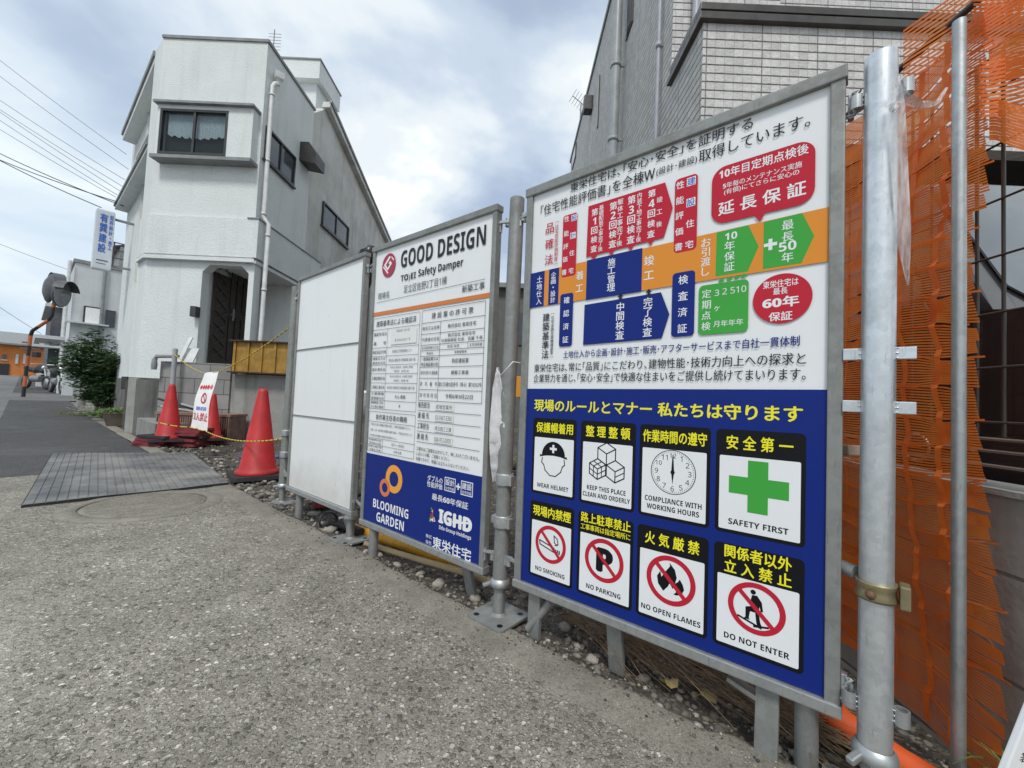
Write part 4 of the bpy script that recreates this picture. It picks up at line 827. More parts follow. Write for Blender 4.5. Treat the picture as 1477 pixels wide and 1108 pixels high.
# ------------------------------------------------------------------ the white corner house
YF = 6.2
def F(x, y, d=0.0): return atY(x, y, YF+d)
def house():
    C = F(369, 310); XC = C.x; ZT = F(389, 62).z; ZL = F(386, 379).z; ZS = F(386, 318).z; XL = F(216, 300).x; YB = 14.0
    root = thing('white_house', 'tall white stucco corner house with a dark porch doorway and peaked side roof', 'house', (XC-1.2, YF+2, 0))
    Lc = Vector((-6.03, 6.44, 0)); E_ = Lc+Vector((-.766, .643, 0))*3.8-SN*.21; L2 = Lc+Vector((-.766, .643, 0))*.03; L3 = L2-SN*.21
    foot = [Vector((XC, YF, 0)), Vector((XL, YF, 0)), Lc, L2, L3, E_, Vector((E_.x+2, YB, 0)), Vector((XC, YB, 0))]
    zv = lambda P, z: [Vector((q.x, q.y, z)) for q in P]
    # upper storey body up to the parapet; the roof behind rises to a ridge and falls away
    yA = atX(453, 161, XC).y; Pk = atX(472, 157, XC); Pe = atX(557, 347, XC)
    b = MB(); ZM_ = ZL
    b.prism(zv([foot[0], foot[1], foot[2], L2, L3, E_, Vector((E_.x+1.2, E_.y+.3, 0)), Vector((XC-.5, yA+.6, 0)), Vector((XC-.5, yA, 0)), Vector((XC, yA, 0))], ZM_), (0, 0, ZT-ZM_), M['stuc']); b.build('front_wall', root)
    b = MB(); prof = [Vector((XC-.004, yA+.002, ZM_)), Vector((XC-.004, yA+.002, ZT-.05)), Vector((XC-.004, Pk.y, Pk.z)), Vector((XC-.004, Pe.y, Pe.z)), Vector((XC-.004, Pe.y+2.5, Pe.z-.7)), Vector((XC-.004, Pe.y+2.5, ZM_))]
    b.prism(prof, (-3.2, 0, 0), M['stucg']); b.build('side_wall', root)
    # ground floor: front wall with the octagonal porch opening, side lintel, pillar
    g0 = F(190, 544).z
    jl = F(290, 391).x; jr = F(357, 394).x; zf = F(278, 525).z; z1 = F(290, 391).z; z2 = F(301, 381).z; xl2 = F(301, 381).x; xr2 = F(347, 383).x
    b = MB(); cy = YF+.03
    v3 = lambda x, z: Vector((x, cy, z))
    b.prism([v3(XL-.02, g0), v3(jl, g0), v3(jl, z1), v3(xl2, z2), v3(xr2, z2), v3(jr, z1), v3(jr, g0), v3(XC+.02, g0), v3(XC+.02, ZL-.003), v3(XL-.02, ZL-.003)], (0, .16, 0), M['stuc'])
    b.prism(zv([Vector((XL-.02, cy, 0)), Lc+Vector((.0, .02, 0)), L2, L3, E_, E_+Vector((1, .9, 0)), Vector((jl-.02, cy+2.6, 0)), Vector((jl-.02, cy+.16, 0)), Vector((XL+.2, cy+.16, 0))], g0), (0, 0, ZL-.003-g0), M['stuc'])
    b.build('ground_floor_wall', root)
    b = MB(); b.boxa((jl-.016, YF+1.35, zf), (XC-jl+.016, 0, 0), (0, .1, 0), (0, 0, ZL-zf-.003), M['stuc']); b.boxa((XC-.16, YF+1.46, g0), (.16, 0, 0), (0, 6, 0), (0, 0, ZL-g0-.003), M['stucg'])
    b.boxa((jl-.1, YF+.0, g0-.25), (XC-jl+.12, 0, 0), (0, 1.6, 0), (0, 0, zf-g0+.25), M['conc']); b.build('porch', root)
    # door on the porch's inner wall, facing the lot
    d = MB(); y0, y1 = YF+.26, YF+1.30; zt = F(301, 383).z-.02; X = jl+.006
    d.boxa((X, y0, zf+.01), (.03, 0, 0), (0, y1-y0, 0), (0, 0, zt-zf-.01), M['door']); dr = d.build('door', root)
    d = MB()
    for k in range(4): d.boxa((X+.03, y0+.36+k*.155, zf+.12), (.014, 0, 0), (0, .11, 0), (0, 0, .75), M['door'], .004); d.boxa((X+.03, y0+.36+k*.155, zf+.98), (.014, 0, 0), (0, .11, 0), (0, 0, .85), M['door'], .004)
    for k in range(9): d.bar((X+.038, y0+.04, zf+.15+k*.2), (X+.038, y0+.30, zf+.30+k*.2), .012, .012, M['bronze'], upv=(1, 0, 0)); d.bar((X+.044, y0+.30, zf+.15+k*.2), (X+.044, y0+.04, zf+.30+k*.2), .012, .012, M['bronze'], upv=(1, 0, 0))
    d.build('moulding', dr); d = MB(); d.bar((X+.07, y0+.42, zf+.80), (X+.07, y0+.42, zf+1.0), .02, .02, M['trim']); d.bar((X+.03, y0+.42, zf+.9), (X+.07, y0+.42, zf+.9), .02, .02, M['trim']); d.build('handle', dr)
    m = MB(); m.box((jl-.02, YF-.03, F(283, 458).z), .09, .10, .16, M['alu'], .01); m.build('letter_box', root)
    # mouldings
    t = MB(); ov = .05
    t.prism(zv([Vector((XC+ov, YF-ov, 0)), Vector((XL-.0, YF-ov, 0)), Lc+Vector((-ov, 0, 0)), L2+SN*.02, L2-SN*.1, Vector((XC-.2, YF+.1, 0))], ZL-.02), (0, 0, .055), M['stuc']); t.boxa((XC-.1, YF+.0, ZL-.02), (.1+ov, 0, 0), (0, 3.5, 0), (0, 0, .05), M['stuc']); t.build('string_course', root)
    t = MB(); t.prism(zv([Vector((XC+.07, YF-.03, 0)), Vector((XL-.0, YF-.03, 0)), Lc+Vector((-.03, 0, 0)), L2-SN*.1, Vector((XC-.2, YF+.1, 0)), Vector((XC-.2, YF+2.0, 0)), Vector((XC+.07, YF+2.0, 0))], ZL+.06), (0, 0, ZS-ZL-.06), M['stuc']); t.build('lower_band', root)
    t = MB(); t.prism(zv([Vector((XC+.085, YF-.045, 0)), Vector((XC-.10, YF-.045, 0)), Vector((XC-.10, YF+.1, 0)), Vector((XC-.10, YF+2.0, 0)), Vector((XC+.085, YF+2.0, 0))], ZS), (0, 0, .018), M['trim']); t.build('band_flashing', root)
    t = MB(); t.boxa((XL-.01, YF-.02, ZT), (XC-XL+.035, 0, 0), (0, .14, 0), (0, 0, .045), M['trim']); t.boxa((XC-.10, YF+.122, ZT), (.125, 0, 0), (0, yA-YF-.1, 0), (0, 0, .045), M['trim']); t.build('parapet_cap', root)
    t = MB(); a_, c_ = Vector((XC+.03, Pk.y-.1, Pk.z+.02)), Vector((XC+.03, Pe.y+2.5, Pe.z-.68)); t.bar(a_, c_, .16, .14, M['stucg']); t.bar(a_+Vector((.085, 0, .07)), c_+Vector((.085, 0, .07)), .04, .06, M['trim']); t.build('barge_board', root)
    # roof-top shaft
    q0, q1, q2 = atY(405, 85, 8.2), atY(462, 87, 8.2), atY(482, 128, 8.2); zb = atY(458, 113, 8.2).z; xr = q1.x; yr = xr*8.2/atY(482, 130, 8.2).x
    t = MB(); t.boxa((q0.x, 8.2, zb), (xr-q0.x, 0, 0), (0, 1.0, 0), (0, 0, q1.z-zb), M['stuc']); t.boxa((q0.x+.13, 8.34, ZT-.4), (xr-q0.x-.24, 0, 0), (0, .8, 0), (0, 0, zb-ZT+.4), M['stuc'])
    t.boxa((q0.x-.02, 8.18, q1.z), (xr-q0.x+.04, 0, 0), (0, 1.04, 0), (0, 0, .03), M['trim']); t.build('rooftop_shaft', root)
    # front bay window
    w0, w1 = F(228, 150, -.14), F(366, 158, -.14); zb_ = F(226, 224, -.14).z; zt_ = w0.z-.0
    bx = MB(); bx.boxa((w0.x, YF-.14, zb_), (w1.x-w0.x, 0, 0), (0, .139, 0), (0, 0, .02), M['stuc']); gx0, gx1 = F(232, 156, -.14).x, F(330, 162, -.14).x; gz1 = F(232, 156, -.14).z; gz0 = F(228, 221, -.14).z
    bx.boxa((gx1, YF-.14, zb_+.02), (w1.x-gx1, 0, 0), (0, .139, 0), (0, 0, zt_-zb_-.02), M['stuc']); bx.boxa((w0.x, YF-.14, zb_+.02), (max(.02, gx0-w0.x), 0, 0), (0, .139, 0), (0, 0, zt_-zb_-.02), M['stuc']); bx.boxa((gx0, YF-.14, gz1), (gx1-gx0, 0, 0), (0, .139, 0), (0, 0, zt_-gz1), M['stuc'])
    bx.boxa((w0.x-.03, YF-.20, zt_), (w1.x-w0.x+.06, 0, 0), (0, .199, 0), (0, 0, .035), M['trim']); bx.boxa((w0.x-.03, YF-.19, zb_-.05), (w1.x-w0.x+.06, 0, 0), (0, .189, 0), (0, 0, .05), M['trim']); bay = bx.build('bay', root)
    def window(x0, x1, z0, z1, y, par, out=Vector((0, -1, 0)), ax=Vector((1, 0, 0)), curtain=True, fr_='alu', two_=True, wd=.035):
        # opening plane given by axis ax; out points at the viewer side
        O_ = Vector((0, 0, 0)); wn_ = MB(); P = lambda u, z, o: (ax*u+Vector((0, 0, z))+out*o + y)
        f_ = M[fr_]
        wn_.boxa(P(x0, z0, -.02), ax*(x1-x0), out*.045, (0, 0, wd), f_); wn_.boxa(P(x0, z1-wd, -.02), ax*(x1-x0), out*.045, (0, 0, wd), f_)
        wn_.boxa(P(x0, z0+wd, -.02), ax*wd, out*.045, (0, 0, z1-z0-2*wd), f_); wn_.boxa(P(x1-wd, z0+wd, -.02), ax*wd, out*.045, (0, 0, z1-z0-2*wd), f_)
        if two_: wn_.boxa(P((x0+x1)/2-wd*.5, z0+wd, -.015), ax*wd, out*.030, (0, 0, z1-z0-2*wd), f_)
        wo = wn_.build('window', par)
        if two_:
            pn = MB(); pn.boxa(P(x0+wd, z0+wd, -.012), ax*((x1-x0)/2-wd*1.5), out*.006, (0, 0, z1-z0-2*wd), M['glass' if curtain else 'glassd']); pn.build('pane', wo)
            pn = MB(); pn.boxa(P((x0+x1)/2+wd*.5, z0+wd, -.008), ax*((x1-x0)/2-wd*1.5), out*.006, (0, 0, z1-z0-2*wd), M['glass' if curtain else 'glassd']); pn.build('pane', wo)
        else:
            pn = MB(); pn.boxa(P(x0+wd, z0+wd, -.012), ax*(x1-x0-2*wd), out*.006, (0, 0, z1-z0-2*wd), M['glassd']); pn.build('pane', wo)
        if curtain:
            cu = MB(); n_ = 64; top = z1-wd; vs = []
            for k in range(n_+1):
                u = x0+wd+.03+(x1-x0-2*wd-.06)*k/n_; dz = (.44+.045*abs(math.sin(k*math.pi/8))+.06*math.sin(k*.05))*(z1-z0)
                vs += [P(u, top, -.06+.008*math.sin(k*2.2)), P(u, top-dz, -.06+.012*math.sin(k*2.2))]
            cu.add(vs, [(2*k, 2*k+1, 2*k+3, 2*k+2) for k in range(n_)], M['cloth'], True); cu.build('curtain', wo)
            rm = MB(); rm.quad(P(x0, z0, -.10), P(x1, z0, -.10), P(x1, z1, -.10), P(x0, z1, -.10), M['room']); rm.build('interior', wo)
        return wo
    window(gx0, gx1, gz0, gz1, Vector((0, YF-.12, 0)), root)
    # side windows and vent hood
    for (a_, b_, c_, d_) in (((383, 181), (424.5, 230), (380, 229), (422, 271)), ((466.5, 291), (502, 330), (462, 323), (500, 361))):
        p0, p1, p2 = atX(*a_, XC), atX(*b_, XC), atX(*c_, XC); y0, y1 = (p0.y+p2.y)/2, p1.y
        s_ = window(y0, y1, p2.z, p0.z, Vector((XC+.012, 0, 0)), root, Vector((1, 0, 0)), Vector((0, 1, 0)), False)
        sl_ = MB(); sl_.boxa((XC, y0-.03, p2.z-.03), (.05, 0, 0), (0, y1-y0+.06, 0), (0, 0, .03), M['alu']); sl_.build('sill', s_)
    h = MB(); hy0, hy1 = atX(433, 206, XC).y, atX(458, 225, XC).y; hz1 = atX(433, 204, XC).z; hz0 = atX(434, 238, XC).z
    h.prism([Vector((XC+.002, hy0, hz0+.05)), Vector((XC+.30, hy0, hz0)), Vector((XC+.30, hy0, hz0+.20)), Vector((XC+.16, hy0, hz1)), Vector((XC+.002, hy0, hz1))], (0, .36, 0), M['alu']); h.build('vent_hood', root)
    # downpipe and hopper
    dp = MB(); xo = XC+.055; pts = [atX(394, 100, xo), atX(385, 116, xo), atX(382, 130, xo)]; y_ = YF+.10; zz_ = [F(388, 112).z, ZS+.10, ZS-.02, 1.0]
    dp.tube([(xo+.02, y_+.09, zz_[0]+.05), (xo+.02, y_+.02, zz_[0]), (xo, y_, zz_[0]-.06), (xo, y_, zz_[1]), (xo+.03, y_, zz_[1]-.05), (xo+.09, y_, zz_[2]), (xo+.09, y_, zz_[3])], .032, M['pipew'], 12)
    for z in (zz_[0]-.2, ZS+.14, ZS+1.0, ZS-.2, ZL-.4): dp.lathe([(.032, -.02), (.037, -.02), (.037, .02), (.032, .02)], M['pipew'], (xo if z > ZS else xo+.09, y_, z), 12)
    dp.build('downpipe', root); hp = MB(); hp.lathe([(.03, 0), (.05, .06), (.085, .10), (.09, .20), (.085, .20)], M['pipew'], (xo+.03, y_+.10, zz_[0]+.03), 4, False); hp.build('rain_hopper', root)
    # street side: eaves, canopy, hood
    e = MB(); zE = F(226, 76).z
    dS = Vector((-.766, .643, 0))
    for nm, z0, th, len_ in (('eaves', 5.94, .17, 3.4), ('canopy', 4.50, .10, 3.72)):
        e = MB(); e.boxa(Lc+dS*.032+SN*.0+Vector((0, 0, z0)), dS*len_, SN*-.215, (0, 0, th), M['stuc']); e.boxa(Lc+dS*.032+SN*.001+Vector((0, 0, z0+th*.6)), dS*len_, SN*.025, (0, 0, th*.5), M['trim']); e.build(nm, root)
    e = MB(); zh = F(206, 178).z; e.prism([L3+dS*.15+Vector((0, 0, zh)), L3+dS*.15+SN*.2+Vector((0, 0, zh+.06)), L3+dS*.15+SN*.2+Vector((0, 0, zh+.12)), L3+dS*.15+Vector((0, 0, zh+.16))], dS*1.2, M['stucg']); e.build('hood', root)
    e = MB(); q = L3+dS*.30+Vector((0, 0, F(193, 420).z)); e.boxa(q+SN*.002, dS*.16, SN*.02, (0, 0, .22), M['alu']); e.build('vent_grille', root)
    # plinth
    p = MB(); p.prism(zv([Vector((jl-.1, YF+.02, 0)), Vector((XL-.05, YF+.02, 0)), Lc+Vector((-.03, .02, 0)), L2+SN*.03, L3+SN*.03, E_+SN*.03, E_+Vector((1, 1, 0)), Vector((jl-.1, YF+1.5, 0))], -.05), (0, 0, g0+.05), M['concd']); p.build('plinth', root)
    # aerial on the roof
    an = thing('tv_aerial', 'thin stick aerial on the white house parapet', 'aerial', (atY(394, 74, 7.2).x, 7.2, ZT+.01)); a0 = Vector((atY(394, 74, 7.2).x, 7.2, ZT+.01)); m = MB(); m.tube([a0, a0+Vector((0, 0, 1.12))], .008, M['trim'], 6); m.build('mast', an)
    m = MB()
    for k in range(6): m.tube([a0+Vector((-.10, 0, .74+.06*k)), a0+Vector((.10, .05, .78+.06*k))], .004, M['trim'], 5)
    m.build('element', an)
    return XC, XL, jl, g0, Lc
XC, XL, JL, G0, LC = house()
# ------------------------------------------------------------------ walls, planter, tray in front of the white house
def front_things():
    Y = 5.55; A = lambda x, y, d=0.0: atY(x, y, Y+d)
    b = MB(); x0, x1 = A(229, 560).x, A(331, 560).x; zt = A(240, 521).z
    b.boxa((x0, Y, -.04), (x1-x0, 0, 0), (0, .14, 0), (0, 0, zt+.04), M['block']); tag(b.build('block_wall', loc=((x0+x1)/2, Y, 0)), 'grey concrete block wall below the dark porch doorway', 'wall')
    b = MB(); x2 = A(470, 560).x; zt2 = A(380, 541).z
    b.boxa((x1+.003, Y+.03, -.04), (x2-x1, 0, 0), (0, .16, 0), (0, 0, zt2+.04), M['conc']); tag(b.build('concrete_wall', loc=((x1+x2)/2, Y, 0)), 'pale stained concrete wall underneath the ochre steel tray', 'wall')
    # mouldy gate block and step to the left
    b = MB(); q0, q1 = atY(197, 545, 5.75), atY(228, 545, 5.75); b.boxa((q0.x, 5.75, -.04), (q1.x-q0.x+.1, 0, 0), (0, .4, 0), (0, 0, q0.z+.02), M['concd']); b.boxa((q0.x-.14, 5.78, -.04), (.135, 0, 0), (0, .4, 0), (0, 0, q0.z+.04), M['conc']); tag(b.build('retaining_wall', loc=(q0.x, 5.75, 0)), 'dark mouldy retaining wall at the foot of the white house', 'wall')
    b = MB(); c0 = gnd(196, 627); c1 = gnd(222, 640); z_ = .26; dY = Vector((c1.x-c0.x, c1.y-c0.y, 0))
    b.prism([Vector((c0.x, c0.y, -.03)), Vector((c1.x, c1.y, -.03)), Vector((c1.x+.25, c1.y+.55, -.03)), Vector((c0.x+.2, c0.y+.6, -.03))], (0, 0, z_), M['conc']); tag(b.build('step', loc=c0), 'weathered concrete step left of the red cones', 'step')
    # fluted terracotta planter
    pr = thing('planter', 'low fluted terracotta planter box behind the cone bases', 'planter', (A(275, 600).x, 5.2, 0)); Yp = 5.2
    p0, p1 = atY(224, 630, Yp), atY(331, 630, Yp); zt = atY(270, 597, Yp).z; n_ = 34; w_ = (p1.x-p0.x)/n_
    M['terra'] = plain('terracotta', (0.21, 0.13, 0.10, 1), 0.85, 0, 0.3, 10, .3)
    b = MB(); b.boxa((p0.x, Yp, -.02), (p1.x-p0.x, 0, 0), (0, .3, 0), (0, 0, zt), M['terra'])
    for k in range(n_): b.box((p0.x+w_*(k+.5), Yp-.008, -.01), w_*.62, .024, zt-.02, M['terra'], .005)
    b.build('box', pr); b = MB(); b.boxa((p0.x-.01, Yp-.025, zt-.018), (p1.x-p0.x+.02, 0, 0), (0, .34, 0), (0, 0, .03), M['terra']); b.build('rim', pr)
    # ochre steel tray standing on the concrete wall
    M['ochre'] = plain('ochre_painted_steel', (0.33, 0.185, 0.028, 1), 0.55, 0, 0.3, 7, 0, 60, (0.06, 0.035, 0.02, 1)); M['rust'] = plain('rusty_steel', (0.055, 0.030, 0.018, 1), 0.9, 0, 0.4, 20, .3)
    t = thing('steel_tray', 'ochre painted steel tray with dark rusty rims beside the porch', 'tray', (A(380, 540).x, Y-.1, A(380, 541).z))
    y0 = Y-.08; a, c = atY(337, 493, y0), atY(440, 500, y0); zb, zt = atY(337, 537, y0).z+.012, atY(350, 493, y0).z
    b = MB(); b.boxa((a.x, y0, zb), (c.x-a.x, 0, 0), (0, .34, 0), (0, 0, zt-zb), M['ochre'])
    for k in range(6): b.boxa((a.x+.02+k*(c.x-a.x-.06)/5, y0-.022, zb), (.028, 0, 0), (0, .022, 0), (0, 0, zt-zb), M['ochre'], .003)
    b.build('body', t); b = MB(); b.boxa((a.x-.03, y0-.05, zt), (c.x-a.x+.06, 0, 0), (0, .42, 0), (0, 0, .018), M['rust']); b.boxa((a.x-.03, y0-.05, zb-.018), (c.x-a.x+.06, 0, 0), (0, .42, 0), (0, 0, .018), M['rust']); b.build('rim', t)
    # leaning pale boards by the porch
    for k, (p, q, w_) in enumerate((((252, 534), (276, 487), .05), ((262, 540), (280, 503), .16))):
        b = MB(); b.bar(atY(*p, 5.75), atY(*q, 5.95), w_, .018, M['pipew'], upv=(0, 1, 0)); tag(b.build('plank', loc=atY(*p, 5.75)), ('narrow white strip leaning on the porch jamb', 'wide pale board leaning on the porch jamb')[k], 'plank')
    # grey post with hand rail
    b = MB(); pt = atY(253, 503, 5.42); q = Vector((pt.x, pt.y, 0)); b = MB(); b.tube([q, pt], .028, M['pipeg'], 14); tag(b.build('pole', loc=q), 'short grey steel pole behind the left cone, rope tied to its top', 'pole')
    b = MB(); h0 = atY(212, 514, 5.45); h1 = atY(223, 519, 5.45); h2 = atY(222, 533, 5.45); h3 = atY(258, 514, 5.5); b.tube([h3, h0+(h3-h0)*.3, h1, h1+(h2-h1)*.5, h2], [.02, .025, .03, .035, .03], M['trim'], 10); tag(b.build('hand_rail', loc=h1), 'bent dark hand rail end on top of the block wall', 'rail')
    # dark pipes lying on the planter
    M['black'] = plain('black_plastic', (0.02, 0.02, 0.022, 1), 0.5, 0, .2, 9)
    for k, (p, q) in enumerate((((228, 575), (285, 592)), ((232, 586), (300, 597)), ((262, 583), (322, 600)))):
        b = MB(); b.tube([atY(*p, 5.4), atY(*q, 5.42)], .014, M['pipeg' if k else 'black'], 10); tag(b.build('pipe', loc=atY(*p, 5.4)), ('black pipe sloping along the block wall behind the cone', 'lowest grey pipe leaning on the block wall', 'right hand grey pipe leaning on the block wall')[k], 'pipe')
front_things()
# ------------------------------------------------------------------ the grey tiled house
def tiles(name, base):
    t = NT(name, 0.7); c0 = t.n('ShaderNodeTexCoord'); s_ = t.n('ShaderNodeSeparateXYZ', {0: c0.outputs['Object']}); v = t.pos(); RH, TW = .071, .075
    u = t.math('ADD', s_.outputs[0], s_.outputs[1]); fz = t.math('FRACT', t.math('DIVIDE', s_.outputs[2], RH)); fu = t.math('FRACT', t.math('DIVIDE', u, TW)); fp = t.math('FRACT', t.math('DIVIDE', u, TW*6))
    wob = t.math('MULTIPLY', t.noise(v, 38, 3, .6), .16)
    hj = t.ramp(t.math('ADD', fz, wob), [(.10, 1.0), (.26, 0.0)]); vj = t.ramp(fu, [(.02, .28), (.06, 0.0), (.96, 0.0), (.99, .28)]); pj = t.ramp(fp, [(.004, 1.0), (.02, 0.0)])  # hj: course joint plus painted shade along each rough tile's lower edge
    idc = t.n('ShaderNodeCombineXYZ', {0: t.math('FLOOR', t.math('DIVIDE', u, TW)), 1: t.math('FLOOR', t.math('DIVIDE', s_.outputs[2], RH))}); wn_ = t.n('ShaderNodeTexWhiteNoise', {'Vector': idc.outputs[0]}).outputs[0]
    c = t.mix(wn_, mul(base, .86), mul(base, 1.10)); c = t.mix(1.0, c, t.ramp(t.noise(v, 26, 4, .6), [(.3, .88), (.7, 1.08)]), 'MULTIPLY'); c = t.mix(t.ramp(t.noise(v, 1.6, 6), [(.45, 0), (.8, .3)]), c, mul(base, .65))
    J = t.math('MAXIMUM', t.math('MAXIMUM', hj, vj), pj); c = t.mix(J, c, mul(base, .26)); t.col(c)
    t.bump(t.math('ADD', t.math('MULTIPLY', J, -1.2), t.math('ADD', t.math('MULTIPLY', t.noise(v, 60, 3, .6), .8), t.math('MULTIPLY', fz, .5))), .8, .010); return t.m
M['tile'] = tiles('grey_split_face_tile', (0.61, 0.60, 0.58, 1))
YG = 3.2
def grey_house():
    K = atY(1012, 130, YG); XG = K.x; zc0 = atY(1013, 33, YG).z; zs = atY(1440, 217, YG).z; YM = atX(968, 115, XG).y; YB = 11.6; ZR = atX(850, 128, XG).z
    XR = 6.2
    r_ = thing('tiled_house', 'grey split face tiled house with dark railed balcony and round downpipes', 'house', (XG+1.5, YM+1, 0))
    b = MB(); b.boxa((XG, YG, zs), (XR-XG, 0, 0), (0, .12, 0), (0, 0, zc0-zs), M['tile']); b.boxa((XG, YG+.122, zs), (.12, 0, 0), (0, YM-YG-.122, 0), (0, 0, zc0-zs), M['tile']); b.boxa((XG+.122, YG+.122, zs), (XR-XG-.122, 0, 0), (0, YM-YG-.122, 0), (0, 0, .1), M['bronze']); b.build('balcony', r_)
    b = MB(); b.boxa((XG, YM, 0), (.15, 0, 0), (0, YB-YM, 0), (0, 0, ZR), M['tile']); b.build('side_wall', r_)
    b = MB(); b.boxa((XG+.152, YM, zs), (.9, 0, 0), (0, .15, 0), (0, 0, ZR-zs), M['tile']); b.boxa((XG+1.1, YM+.3, zs), (XR-XG-1.1, 0, 0), (0, .15, 0), (0, 0, ZR-zs), M['tile']); b.build('front_wall', r_)
    b = MB(); b.boxa((XG+1.3, YM+.27, zc0-.9), (3.2, 0, 0), (0, .03, 0), (0, 0, 2.0), M['glassd']); b.build('window', r_)
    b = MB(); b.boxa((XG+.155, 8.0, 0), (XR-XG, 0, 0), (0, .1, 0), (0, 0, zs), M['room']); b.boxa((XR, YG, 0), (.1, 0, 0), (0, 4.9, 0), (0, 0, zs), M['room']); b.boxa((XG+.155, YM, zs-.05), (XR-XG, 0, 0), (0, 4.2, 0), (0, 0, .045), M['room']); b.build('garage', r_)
    b = MB(); b.boxa((XG-.03, YM-.5, ZR), (XR-XG+.3, 0, 0), (0, YB-YM+.6, 0), (0, 0, .10), M['trim']); b.build('roof', r_)
    b = MB(); q = .06
    b.boxa((XG-.045, YG-.045, zc0), (XR-XG, 0, 0), (0, .20, 0), (0, 0, q), M['bronze'], .004); b.boxa((XG-.045, YG+.158, zc0), (.20, 0, 0), (0, YM-YG-.16, 0), (0, 0, q), M['bronze'], .004); b.build('balcony_cap', r_)
    zr = atY(1016, 4, YG).z; b = MB(); b.boxa((XG-.02, YG+.0, zr-.05), (XR-XG, 0, 0), (0, .09, 0), (0, 0, .06), M['bronze'], .004); b.boxa((XG-.02, YG+.092, zr-.05), (.09, 0, 0), (0, YM-YG-.10, 0), (0, 0, .06), M['bronze'], .004); rl = b.build('balcony_rail', r_)
    for k in range(8):
        b = MB(); b.boxa((XG+.33+k*.63, YG+.03, zc0+q), (.02, 0, 0), (0, .02, 0), (0, 0, zr-.05-zc0-q), M['galv']); b.build('rail_bracket', rl)
    xo = XG-.13
    for (px, rad, m, off, top) in (((888, 100), .068, 'pipeg', .13, 0), ((949, 100), .021, 'pipel', .04, 0)):
        p = atX(*px, XG-off); b = MB(); b.tube([(XG-off, p.y, .2), (XG-off, p.y, ZR+.02)], rad, M[m], 18)
        for z in (2.2, 3.35, 4.5, 5.6): b.lathe([(rad, -.03), (rad+.008, -.03), (rad+.008, .03), (rad, .03)], M[m], (XG-off, p.y, z), 18); b.boxa((XG-off, p.y-.01, z-.012), (off, 0, 0), (0, .02, 0), (0, 0, .024), M['galvd'])
        b.build('downpipe', r_)
    p = atY(1000, 20, YM); b = MB(); b.tube([(p.x, YM-.06, zs), (p.x, YM-.06, ZR)], .035, M['pipel'], 14); b.build('downpipe', r_)
    p = atX(883, 100, xo); b = MB(); b.tube([(XG-.05, p.y+.12, .2), (XG-.05, p.y+.12, ZR)], .012, M['bronze'], 8); b.build('cable_conduit', r_)
    def sw(pa, pb, hood=True, mt='glassd'):
        a, c = atX(*pa, XG), atX(*pb, XG); y0, y1 = sorted((a.y, c.y)); z1, z0 = a.z, c.z
        b = MB(); b.boxa((XG-.02, y0, z0), (.018, 0, 0), (0, y1-y0, 0), (0, 0, z1-z0), M['bronze']); w_ = b.build('window', r_); b = MB(); b.boxa((XG-.028, y0+.04, z0+.04), (.008, 0, 0), (0, y1-y0-.08, 0), (0, 0, z1-z0-.08), M[mt]); b.build('pane', w_)
    sw((916, -40), (904, 60)); sw((866, 108), (862, 186), True, 'pipew'); sw((832, 205), (826, 245))
    v = atX(854, 152, XG); b = MB(); b.box((XG-.09, v.y, v.z-.16), .18, .2, .32, M['alu'], .02); b.build('vent_hood', r_)
    an = thing('tv_aerial', 'branched aerial on a pole behind the tiled house', 'aerial', (0, 0, 0)); a0 = atY(834, 235, 12.2); a1 = atY(838, 150, 12.2); an.location = a0; m = MB(); m.tube([a0, a1], .02, M['trim'], 8); m.build('mast', an)
    m = MB(); c = a1+Vector((-.04, 0, .02)); m.tube([c+Vector((-.22, 0, .22)), c+Vector((.16, 0, -.08))], .012, M['trim'], 6)
    for k in range(5): q = c+Vector((-.22+.08*k, 0, .22-.065*k)); m.tube([q+Vector((-.10, .1, -.12)), q+Vector((.10, -.1, .14))], .007, M['trim'], 5)
    m.build('element', an)
    return XG
XG = grey_house()
# grey house at the back of the lot, seen between the boards
b = MB(); p0, p1 = atY(640, 420, 12.5), atY(815, 420, 12.5); z_ = atY(745, 412, 12.5).z
bh = thing('low_house', 'dark grey low house at the back of the lot seen between the boards', 'house', ((p0.x+p1.x)/2, 13, 0)); b.boxa((p0.x, 12.5, 0), (p1.x-p0.x, 0, 0), (0, 4, 0), (0, 0, z_-.12), plain('dark_grey_cladding', (0.13, 0.135, 0.13, 1), .8)); b.build('wall', bh)
b = MB(); b.boxa((p0.x-.2, 12.3, z_-.12), (p1.x-p0.x+.4, 0, 0), (0, 4.4, 0), (0, 0, .14), M['trim']); b.build('roof', bh); b = MB(); q = atY(752, 470, 12.5); b.boxa((q.x-.5, 12.46, q.z-.6), (1.2, 0, 0), (0, .04, 0), (0, 0, 1.0), M['glassd']); b.build('window', bh)
# ------------------------------------------------------------------ boundary wall, mesh fence, net, car
XW = 0.985; ZW = 0.555
bw = MB(); bw.boxa((XW, .25, -.05), (.12, 0, 0), (0, 9, 0), (0, 0, ZW+.05), blocks('rough_boundary_block', (0.30, 0.285, 0.26, 1), .39, .2015, .004, .8, .6)); bw.boxa((XW-.006, .245, ZW), (.132, 0, 0), (0, 9.01, 0), (0, 0, .012), M['conc'])
tag(bw.build('boundary_wall', loc=(XW+.06, 2, 0)), 'rough grey block wall under the mesh fence at the right edge', 'wall')
mf = thing('mesh_fence', 'brown wire mesh fence on the block wall in front of the dark car', 'fence', (XW+.05, 2, ZW+.012))
M['wire'] = plain('brown_coated_wire', (0.055, 0.048, 0.042, 1), .4, .2, .2, 9); M['chrome'] = plain('dull_steel_wire', (0.30, 0.28, 0.25, 1), .35, .8, .15, 9)
xf = XW+.03; b = MB()
